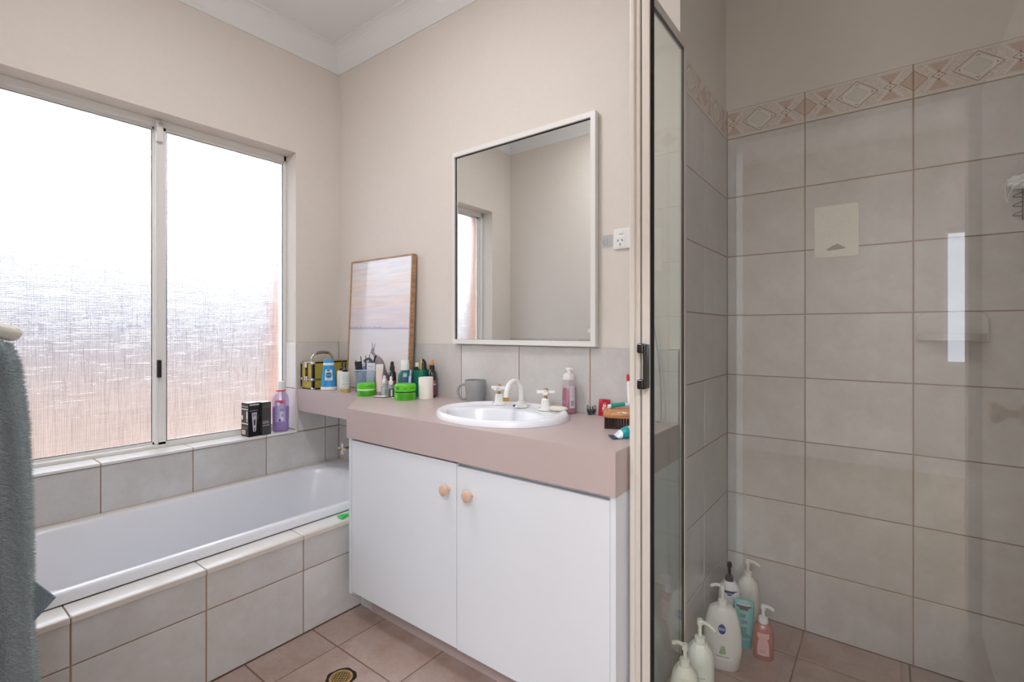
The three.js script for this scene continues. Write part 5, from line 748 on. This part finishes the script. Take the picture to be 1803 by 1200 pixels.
// ---------------------------------------------------------------- dressing gown on a hanger
{
  const g = thing('dressing_gown', 'grey-blue fleece dressing gown hanging on a white hanger by the bath', 'dressing gown', [1.12, 0, 1.545]);
  const prof = [[1.135, 0.02], [1.125, 0.068], [1.08, 0.082], [0.97, 0.0945], [0.8, 0.1], [0.68, 0.102], [0.57, 0.101], [0.46, 0.108], [0.3, 0.11], [0.16, 0.112], [0.1, 0.108]], rings = [];
  const at = (y) => { for (let i = 0; i < prof.length - 1; i++) if (y <= prof[i][0] && y >= prof[i + 1][0]) { const t = (prof[i][0] - y) / (prof[i][0] - prof[i + 1][0]); return prof[i][1] + (prof[i + 1][1] - prof[i][1]) * t; } return prof[0][1]; };
  const ys = []; for (let k = 0; k <= 60; k++) ys.push(0.1 + (1.135 - 0.1) * k / 60); ys.push(1.13);
  ys.sort((a, b) => a - b);
  for (const y of ys) { const hz = at(y), n = 96, loop = [], low = 1 - (y - 0.1) / 1.03; for (let i = 0; i < n; i++) { const t = -i / n * Math.PI * 2, fold = 1 + (0.05 + 0.06 * low) * Math.sin(7 * t + y * 1.7) * (Math.sin(t) < 0 ? 0.5 : 0.4) + 0.02 * Math.sin(15 * t - y * 6); loop.push(V(0.2 * Math.cos(t) * (0.85 + 0.15 * low) * fold, y, (Math.sin(t) < 0 ? hz : Math.min(0.1, hz)) * Math.sin(t) * fold)); } rings.push(loop); }
  const fleece = std(css('#929fa2'), 1.0, { bumpMap: dataTex(512, (i) => { const v = 255 * N3[i]; return [v, v, v]; }, 1, false), bumpScale: 0.004 });
  fleece.bumpMap.repeat.set(6, 6);
  const cloth = mesh('cloth', loft(rings, { capA: true, capB: true }), fleece, g);
  // pile fibres
  const tri = new THREE.BufferGeometry(); tri.setAttribute('position', new THREE.Float32BufferAttribute([-0.0006, 0, 0, 0.0006, 0, 0, 0.0003, -0.0015, 0.0075], 3)); tri.computeVertexNormals();
  const pile = new THREE.InstancedMesh(tri, std(css('#a8b3b5'), 1.0), 60000), mt = new THREE.Matrix4(), P = cloth.geometry.attributes.position, Nn = cloth.geometry.attributes.normal, q = new THREE.Quaternion();
  const nL = 96; for (let k = 0; k < 60000; k++) { const j = Math.floor(rnd() * (rings.length - 1)), i = Math.floor(rnd() * nL), a = j * nL + i, b = j * nL + (i + 1) % nL, c = a + nL, u = rnd(), v = rnd(); const mixv = (A) => V(A.getX(a) + (A.getX(b) - A.getX(a)) * u + (A.getX(c) - A.getX(a)) * v, A.getY(a) + (A.getY(b) - A.getY(a)) * u + (A.getY(c) - A.getY(a)) * v, A.getZ(a) + (A.getZ(b) - A.getZ(a)) * u + (A.getZ(c) - A.getZ(a)) * v);
    const p = mixv(P), nn = mixv(Nn).normalize().add(V((rnd() - 0.5) * 0.9, (rnd() - 0.7) * 0.9, (rnd() - 0.5) * 0.9)).normalize(); q.setFromUnitVectors(V(0, 0, 1), nn); mt.compose(p, q, V(1, 1, 0.7 + rnd() * 0.7)); pile.setMatrixAt(k, mt); }
  pile.name = 'pile'; pile.userData.kind = 'stuff'; pile.castShadow = pile.receiveShadow = true; g.add(pile);
  const belt = mesh('belt_end', (() => { const s = new THREE.Shape(); s.moveTo(-0.03, 0.09); s.lineTo(0.012, 0.062); s.lineTo(0.052, 0.004); s.lineTo(0.012, -0.036); s.lineTo(-0.03, -0.06); return new THREE.ExtrudeGeometry(s, { depth: 0.008, bevelEnabled: true, bevelSize: 0.002, bevelThickness: 0.002, bevelSegments: 2 }); })(), std(css('#86969e'), 0.95, { bumpMap: fleece.bumpMap, bumpScale: 0.002 }), g);
  belt.rotation.y = Math.PI / 2; belt.position.set(0.03, 0.592, -0.08);
  const h = thing('coat_hanger', 'white wooden coat hanger holding the dressing gown', 'hanger', [1.14, 1.15, 1.569]);
  mesh('arm', tube([[0.02, -0.01, -0.093], [0.02, -0.002, -0.07], [0.01, 0.03, 0.0], [0, 0.04, 0.04]], 0.0155, 40, 14), phys(css('#e8e2d8'), 0.35), h);
  mesh('tip', new THREE.SphereGeometry(0.0155, 20, 14).translate(0.02, -0.01, -0.093), phys(css('#e8e2d8'), 0.35), h);
  mesh('hook', tube([[0, 0.04, 0.04], [0, 0.09, 0.045], [0, 0.12, 0.06], [0, 0.11, 0.075], [0, 0.095, 0.07]], 0.0022, 30, 8), M.chrome, h);
  const wh = thing('wall_hook', 'small chrome hook on the wall holding the coat hanger', 'hook', [1.14, 1.25, 1.652]);
  mesh('plate', boxG(-0.012, 0.012, -0.02, 0.03, -0.004, 0, 0.001), M.chrome, wh); mesh('peg', tube([[0, 0.012, -0.003], [0, 0.012, -0.03], [0, 0.022, -0.04]], 0.004, 16, 8), M.chrome, wh);
}
// ---------------------------------------------------------------- fill lamps added out of the frame
{
  const l = thing('added_ceiling_light', 'added fill lamp, a round white ceiling light above the bathroom floor', 'light', [1.2, H, 1.06]);  // unseen lamp, added to lift the bathroom's brightness
  mesh('base', lathe([[0, 0], [0.2, 0], [0.2, -0.03], [0, -0.03]]), M.white, l);
  mesh('diffuser', lathe([[0, -0.085], [0.1, -0.08], [0.17, -0.055], [0.19, -0.03], [0.0, -0.03]].reverse()), new THREE.MeshStandardMaterial({ color: 0xffffff, roughness: 0.5, emissive: css('#fff3e2'), emissiveIntensity: 2 }), l);
  const bl = thing('added_bedroom_light', 'added fill lamp, a round white ceiling light in the bedroom beyond the doorway', 'light', [3.0, H, 2.8]);  // unseen lamp, added to push cool fill through the doorway
  mesh('base', lathe([[0, 0], [0.3, 0], [0.3, -0.03], [0, -0.03]]), M.white, bl);
  mesh('diffuser', lathe([[0, -0.085], [0.16, -0.08], [0.26, -0.055], [0.29, -0.03], [0.0, -0.03]].reverse()), new THREE.MeshStandardMaterial({ color: 0xffffff, roughness: 0.5, emissive: css('#f4f7ff'), emissiveIntensity: 2 }), bl);
  const c = new THREE.RectAreaLight(0xecf3ff, 45, 0.55, 0.55); c.position.set(3.0, H - 0.1, 2.8); c.lookAt(3.0, 0, 2.8); scene.add(c);
  const d = new THREE.RectAreaLight(0xf8f9ff, 17.5, 0.36, 0.36); d.position.set(1.2, H - 0.1, 1.06); d.lookAt(1.2, 0, 1.06); scene.add(d);
  const a = new THREE.PointLight(0xf8f9ff, 0.32); a.position.set(1.2, H - 0.062, 1.06); a.castShadow = true; a.shadow.radius = 7; scene.add(a);
}

// look-alikes share a group
const GROUPS = { makeup_brush: 'brushes in the clear tub', dropper_bottle: 'dropper bottles on the counter', squeeze_bottle: 'squeeze bottles on the shelf', hair_wax_jar: 'green hair wax jars', spray_bottle: 'spray bottles on the counter', pump_bottle: 'pump bottles on the shower floor', trimmer_box: 'cartons on the window sill', basin_tap: 'cross taps of the washbasin', toothbrush: 'toothbrushes on the counter' };
for (const o of scene.children) { const g = GROUPS[o.name.replace(/_\d{3}$/, '')]; if (g && o.userData.label) o.userData.group = g; }

renderer.render(scene, camera);
